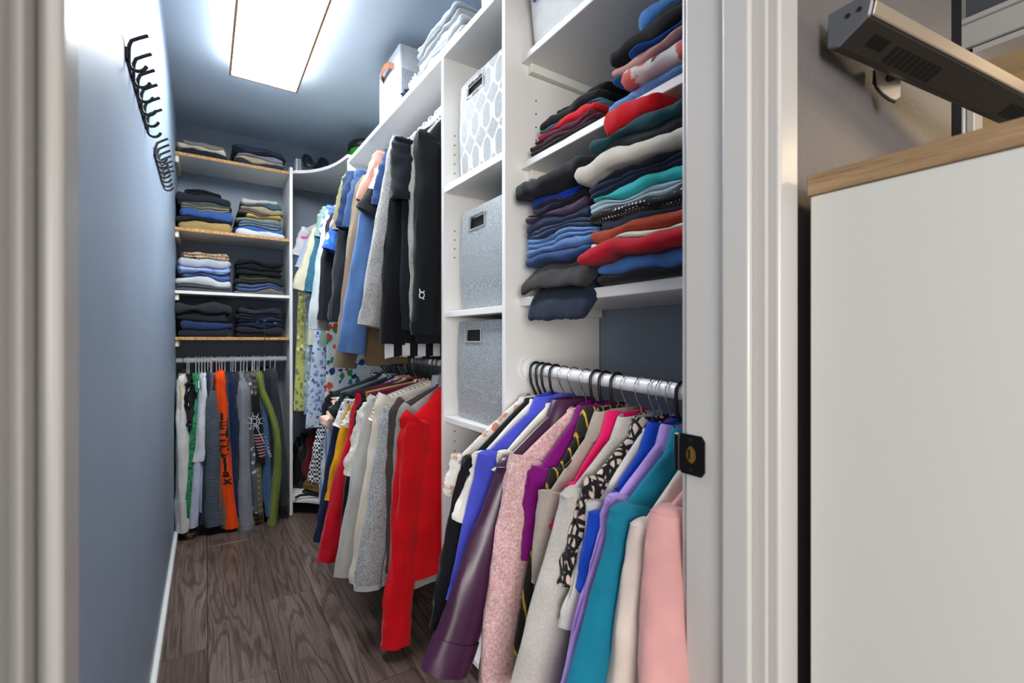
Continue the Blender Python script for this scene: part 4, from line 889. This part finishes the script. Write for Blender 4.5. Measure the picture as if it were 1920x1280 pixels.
def fabric_bin(label, x0, x1, y0, y1, z0, z1, hole, mat, rim=None, dip=.0):
    e = tag(empty('storage_bin', ((x0 + x1) / 2, (y0 + y1) / 2, z0)), label, 'storage bin', None)
    cx, cy = (x0 + x1) / 2, (y0 + y1) / 2; a, b = (x1 - x0) / 2, (y1 - y0) / 2; r = .03
    pts = []
    def corner(sx, sy, a0):
        for q in range(5):
            an = R(a0 + 90 * q / 4); pts.append((sx * (a - r) + r * math.cos(an), sy * (b - r) + r * math.sin(an)))
    hy0, hy1, hz0, hz1 = hole[0] - cy, hole[1] - cy, hole[2] - z0, hole[3] - z0
    corner(1, -1, -90); corner(1, 1, 0); corner(-1, 1, 90)
    for y in (b * .72, hy1, (hy0 + hy1) / 2, hy0, (hy0 - b) / 2): pts.append((-a, y))
    corner(-1, -1, 180)
    H = z1 - z0; zs = [0, .01, H * .3, H * .55, hz0, (hz0 + hz1) / 2, hz1, H - .018, H]
    bm = bmesh.new(); rows = []
    for z in zs:
        bul = .006 * math.sin(PI * z / H)
        rows.append([bm.verts.new((x * (1 + bul / a) if abs(x) < a * .9 or True else x, y * (1 + bul * .3 / b), z - dip * (1 - min(1, abs(y) / b)) * (z > H * .9))) for x, y in pts])
    n = len(pts)
    for i in range(len(zs) - 1):
        for j in range(n):
            k = (j + 1) % n; p, q = pts[j], pts[k]
            inhole = abs(p[0] + a) < 1e-6 and abs(q[0] + a) < 1e-6 and min(p[1], q[1]) >= hy0 - 1e-6 and max(p[1], q[1]) <= hy1 + 1e-6 and zs[i] >= hz0 - 1e-6 and zs[i + 1] <= hz1 + 1e-6
            if not inhole: bm.faces.new((rows[i][j], rows[i][k], rows[i + 1][k], rows[i + 1][j]))
    bm.faces.new(rows[0][::-1]); bmesh.ops.recalc_face_normals(bm, faces=bm.faces)
    me = bpy.data.meshes.new('body'); bm.to_mesh(me); bm.free(); me.materials.append(mat)
    o = bpy.data.objects.new('body', me); COL.objects.link(o); o.parent = e
    s = o.modifiers.new('solid', 'SOLIDIFY'); s.thickness = .005; s.offset = -1
    for p in me.polygons: p.use_smooth = False
    if rim:
        xo = -a - .003 - .004
        pth = [(xo, hy0 - .002, hz0 - .002), (xo, hy1 + .002, hz0 - .002), (xo, hy1 + .002, hz1 + .002), (xo, hy0 - .002, hz1 + .002)]
        V_ = [tube([pth[i], pth[(i + 1) % 4]], .0018, 6) for i in range(4)]; v, f = merge(V_); obj('handle_rim', v, f, rim, o)
    cv, cf = boxv((-a + .012, -b + .012, .006), (a - .012, b - .012, max(.05, hz1 + .004))); obj('shade_filler', cv, cf, F('#1f1f22'), e, bevel=.01, seg=2)  # dark block added inside so the handle hole reads as shaded
    return e
GL = glitter()
fabric_bin('grey and white ogee patterned fabric bin in the tower, uppermost', .755, 1.06, 1.155, 1.495, 1.653, 1.99, (1.31, 1.42, 1.93, 1.982 - .004), ogee(), plain('#c9cacb', .6))
fabric_bin('silver glitter fabric bin on the middle tower shelf', .755, 1.06, 1.155, 1.485, 1.203, 1.545, (1.30, 1.405, 1.475, 1.518), GL, plain('#c4c8ca', .4, metal=.5))
fabric_bin('silver glitter fabric bin below the middle one', .75, 1.06, 1.152, 1.50, .831, 1.165, (1.315, 1.42, 1.098, 1.135), GL, plain('#c4c8ca', .4, metal=.5))
fabric_bin('dark box on the low tower shelf behind the floral blouse', .80, 1.05, 1.16, 1.44, .406, .78, (1.28, 1.36, .68, .71), F('#3a3632'), None)
# white linen bin with leather handle on top of the unit
e = tag(empty('linen_bin', (.86, 2.1, TOPZ)), 'white fabric bin with leather handle on top of the unit', 'storage bin')
WL = F('#c4c6ca'); GLN = F('#7d848c', 'melange', '#b3b9c0', 160, extra=(1, 1, 8))
v, f = boxv((-.155, -.145, .001), (.14, .145, .255)); o = obj('body', v, f, WL, e, bevel=.008, seg=2)
me = o.data; bm = bmesh.new(); bm.from_mesh(me); bm.faces.ensure_lookup_table(); top = max(bm.faces, key=lambda q: q.calc_center_median().z); bmesh.ops.delete(bm, geom=[top], context='FACES_ONLY'); bm.to_mesh(me); bm.free()
s = o.modifiers.new('solid', 'SOLIDIFY'); s.thickness = .004
v, f = boxv((-.148, -.1475, .003), (.137, -.1455, .15)); obj('linen_panel', v, f, GLN, e)
LEA = F('#b9764f', rough=.55, weave=.1)
hp = [(-.157, .07, .19), (-.175, .055, .20), (-.182, .02, .203), (-.182, -.02, .203), (-.175, -.055, .20), (-.157, -.07, .19)]
vv = []; ff = []
for (x, y, z) in hp: vv += [(x, y, z - .014), (x, y, z + .014), (x + .003, y, z + .014), (x + .003, y, z - .014)]
for i in range(5):
    for j in range(4): ff.append((i * 4 + j, i * 4 + (j + 1) % 4, i * 4 + 4 + (j + 1) % 4, i * 4 + 4 + j))
ff += [(0, 1, 2, 3), (20, 23, 22, 21)]
obj('leather_handle', vv, ff, LEA, e)
# pale ribbed basket on the high near shelf
e = tag(empty('ribbed_basket', (.92, .86, 1.935)), 'white textured basket on the top near shelf', 'basket')
WB = F('#d5d5d3', 'rib', '#b9bab8', 42, rough=.6)
rings = []
def rrect(a, b, r, z, n=6):
    p = []
    for sx, sy, a0 in ((1, -1, -90), (1, 1, 0), (-1, 1, 90), (-1, -1, 180)):
        for q in range(n): an = R(a0 + 90 * q / (n - 1)); p.append((sx * (a - r) + r * math.cos(an), sy * (b - r) + r * math.sin(an), z))
    return p
for z, k in ((0.001, .94), (.02, .95), (.1, .98), (.17, 1.0), (.185, 1.02), (.186, .97), (.17, .965), (.02, .91)): rings.append(rrect(.14 * k, .25 * k, .03, z))
v, f = loft(rings); obj('body', v, f, WB, e, smooth=False)
tubeobj('blue_tag', [(-.145, .2, .12), (-.15, .21, .14), (-.15, .215, .17)], .004, plain('#24409c', .5), e)
# flat garment bags and a crumpled plastic bag on top of the unit
stack((.715, 1.60, TOPZ + .0005), PI, [('garment_bag', f'{d} flat folded garment bag', F(c), .018, {'n': 1, 'w': w_}) for d, c, w_ in (('pale pink-grey', '#c9c4c6', 1.0), ('white', '#d2d5d8', .97), ('light grey', '#9fa5aa', .95), ('silver grey', '#c4c9cd', .93), ('pearl grey', '#b3b8bc', .9), ('mid grey', '#8a8f93', .86), ('pale blue-grey', '#b9c0c6', .84))], 'in the pile on top of the unit', 'garment bags on top of the unit', D=.3, W=.42, seed=21, catg='garment bag')
def blob(name, label, catg, loc, sx, sy, sz, mat, seed, amp=.35, fr=2.2):
    bm = bmesh.new(); bmesh.ops.create_icosphere(bm, subdivisions=4, radius=1)
    for q in bm.verts:
        d = q.co.normalized(); k = 1 + amp * nz(d.x * fr + seed, d.y * fr, d.z * fr) + amp * .5 * nz(d.x * fr * 2.6, d.y * fr * 2.6 + seed, d.z * fr * 2.6)
        q.co = Vector((d.x * k * sx, d.y * k * sy, max(0, (d.z * k + .8) * sz / 1.8)))
    me = bpy.data.meshes.new(name); bm.to_mesh(me); bm.free(); me.materials.append(mat)
    for p in me.polygons: p.use_smooth = True
    o = bpy.data.objects.new(name, me); COL.objects.link(o); o.location = loc; return tag(o, label, catg)
blob('plastic_bag', 'crumpled clear plastic bag beside the white fabric bin', 'plastic bag', (.76, 1.845, TOPZ + .001), .045, .04, .075, F('#bcc4cb', rough=.2, weave=.1), 3, .5, 3)
blob('scarf', 'crumpled navy scarf beside the white fabric bin', 'scarf', (.745, 1.925, TOPZ + .001), .035, .035, .045, F('#1d2840'), 5, .5, 3)
fabric_bin('white fabric bin at the near end on top of the unit', .735, 1.05, 1.02, 1.31, TOPZ + .001, 2.40, (1.1, 1.2, 2.33, 2.37), F('#cdced0'), None)
# things on the curved corner shelf
CZ = 2.1725
def boot(x, label):
    rings = []
    for y, w, h in ((-.10, .018, .02), (-.095, .034, .04), (-.05, .042, .055), (0, .04, .075), (.04, .038, .13), (.09, .036, .15), (.105, .02, .15)):
        rings.append([(w * math.cos(a), y, max(.008, .008 + h * .5 + h * .5 * math.sin(a))) for a in [2 * PI * i / 14 for i in range(14)]])
    e = tag(empty('boot', (x, 3.22, CZ)), label, 'boot', 'ankle boots on the corner shelf'); v, f = loft(rings); obj('upper', v, f, F('#15171b', rough=.35, weave=.1), e, smooth=True)
    v, f = boxv((-.034, -.095, .0004), (.034, .105, .0085)); obj('sole', v, f, BLACKM, e, bevel=.003)
boot(.555, 'black ankle boot next to the upright files on the corner shelf'); boot(.655, 'black ankle boot nearer the green tub on the corner shelf')
for i, (x, c, d) in enumerate(((.487, '#c3c9ce', 'pale grey'), (.506, '#9aa2a8', 'mid grey'), (.525, '#2a2d33', 'black'))):
    tag(box('box_file', (x, 3.28, CZ + .0005), (x + .016, 3.5, CZ + .105), plain(c, .4)), f'{d} upright box file on the curved corner shelf', 'file', 'upright files on the corner shelf')
e = tag(empty('storage_tub', (.87, 3.0, CZ)), 'green tub with black lid on the corner shelf', 'tub')
v, f = loft([[(r_ * math.cos(2 * PI * i / 28), r_ * math.sin(2 * PI * i / 28), z) for i in range(28)] for r_, z in ((.10, .0005), (.112, .11), (.112, .125))]); obj('tub', v, f, plain('#2f9a2e', .3), e, smooth=True)
v, f = loft([[(r_ * math.cos(2 * PI * i / 28), r_ * math.sin(2 * PI * i / 28), z) for i in range(28)] for r_, z in ((.118, .126), (.122, .13), (.122, .16), (.116, .172), (.09, .176))]); obj('lid', v, f, plain('#15181d', .35), e, smooth=True)
# things low in the corner and on the floor at the back
blob('red_bag', 'dark red cloth bag low in the corner', 'bag', (.64, 3.32, .101), .09, .09, .42, F('#6e0d18'), 9, .3)
blob('black_bag', 'black crumpled bag low in the corner', 'bag', (.56, 3.44, .101), .07, .06, .36, F('#121214', rough=.5), 10, .3)
def shoe(loc, rz, label, mat, L_=.25):
    e = tag(empty('shoe', loc, rz), label, 'shoe')
    rings = []
    for t, w, h in ((0, .03, .055), (.04, .038, .07), (.2, .036, .06), (.4, .036, .045), (.65, .044, .04), (.85, .038, .03), (1, .012, .018)):
        rings.append([(t * L_, w * math.cos(a), .012 + h * .5 + h * .5 * math.sin(a)) for a in [2 * PI * i / 14 for i in range(14)]])
    v, f = loft(rings); obj('upper', v, f, mat, e, smooth=True)
    rings = [[(t * L_ - .002, w * math.cos(a), z_) for a, z_ in ((0, 0), (PI * .5, 0), (PI, 0), (PI, .014), (PI * .5, .014), (0, .014))] for t, w in ((0, .032), (.04, .04), (.4, .036), (.65, .046), (.85, .04), (1.01, .014))]
    v, f = loft(rings); obj('sole', v, f, plain('#2a241e', .7), e)
shoe((.56, 3.33, .1005), R(-60), 'brown leopard print shoe on the low corner shelf', F('#a8813f', 'leopard', '#241a12', 70, rough=.5))
tag(tubeobj('black_strap', [(.47, 3.19, .112), (.50, 3.185, .125), (.55, 3.17, .125), (.6, 3.15, .112)], .008, F('#16171b')), 'black strap lying on the low corner shelf', 'strap')
shoe((-.095, 3.37, .0005), R(-84), 'tan leather shoe on the floor below the white shirt', F('#5a3d26', rough=.45, weave=.1))
e = tag(empty('travel_bag', (.02, 3.30, 0)), 'dark brown soft bag on the floor below the back rod', 'bag')
v, f = loft([rrect(.12 * k, .14 * k, .03, z) for z, k in ((.0005, .9), (.015, 1), (.09, 1), (.11, .95), (.115, .8))]); obj('body', v, f, F('#2a2624'), e, smooth=True)
for x in (.06, .085): 
    v, f = tube([(x, -.142, .03), (x, -.15, .03)], .009, 12); obj('stud', v, f, plain('#55565a', .3, metal=.8), e)
e = tag(empty('plaid_box', (.205, 3.28, 0)), 'brown plaid fabric box on the floor below the back rod', 'box')
v, f = boxv((-.055, -.11, .0005), (.09, .12, .10)); obj('body', v, f, F('#5a4433', 'plaid', '#8a6f52', 11), e, bevel=.006, seg=2)
v, f = boxv((-.058, -.113, .1003), (.093, .123, .115)); obj('lid', v, f, F('#4a382a'), e, bevel=.004, seg=2)
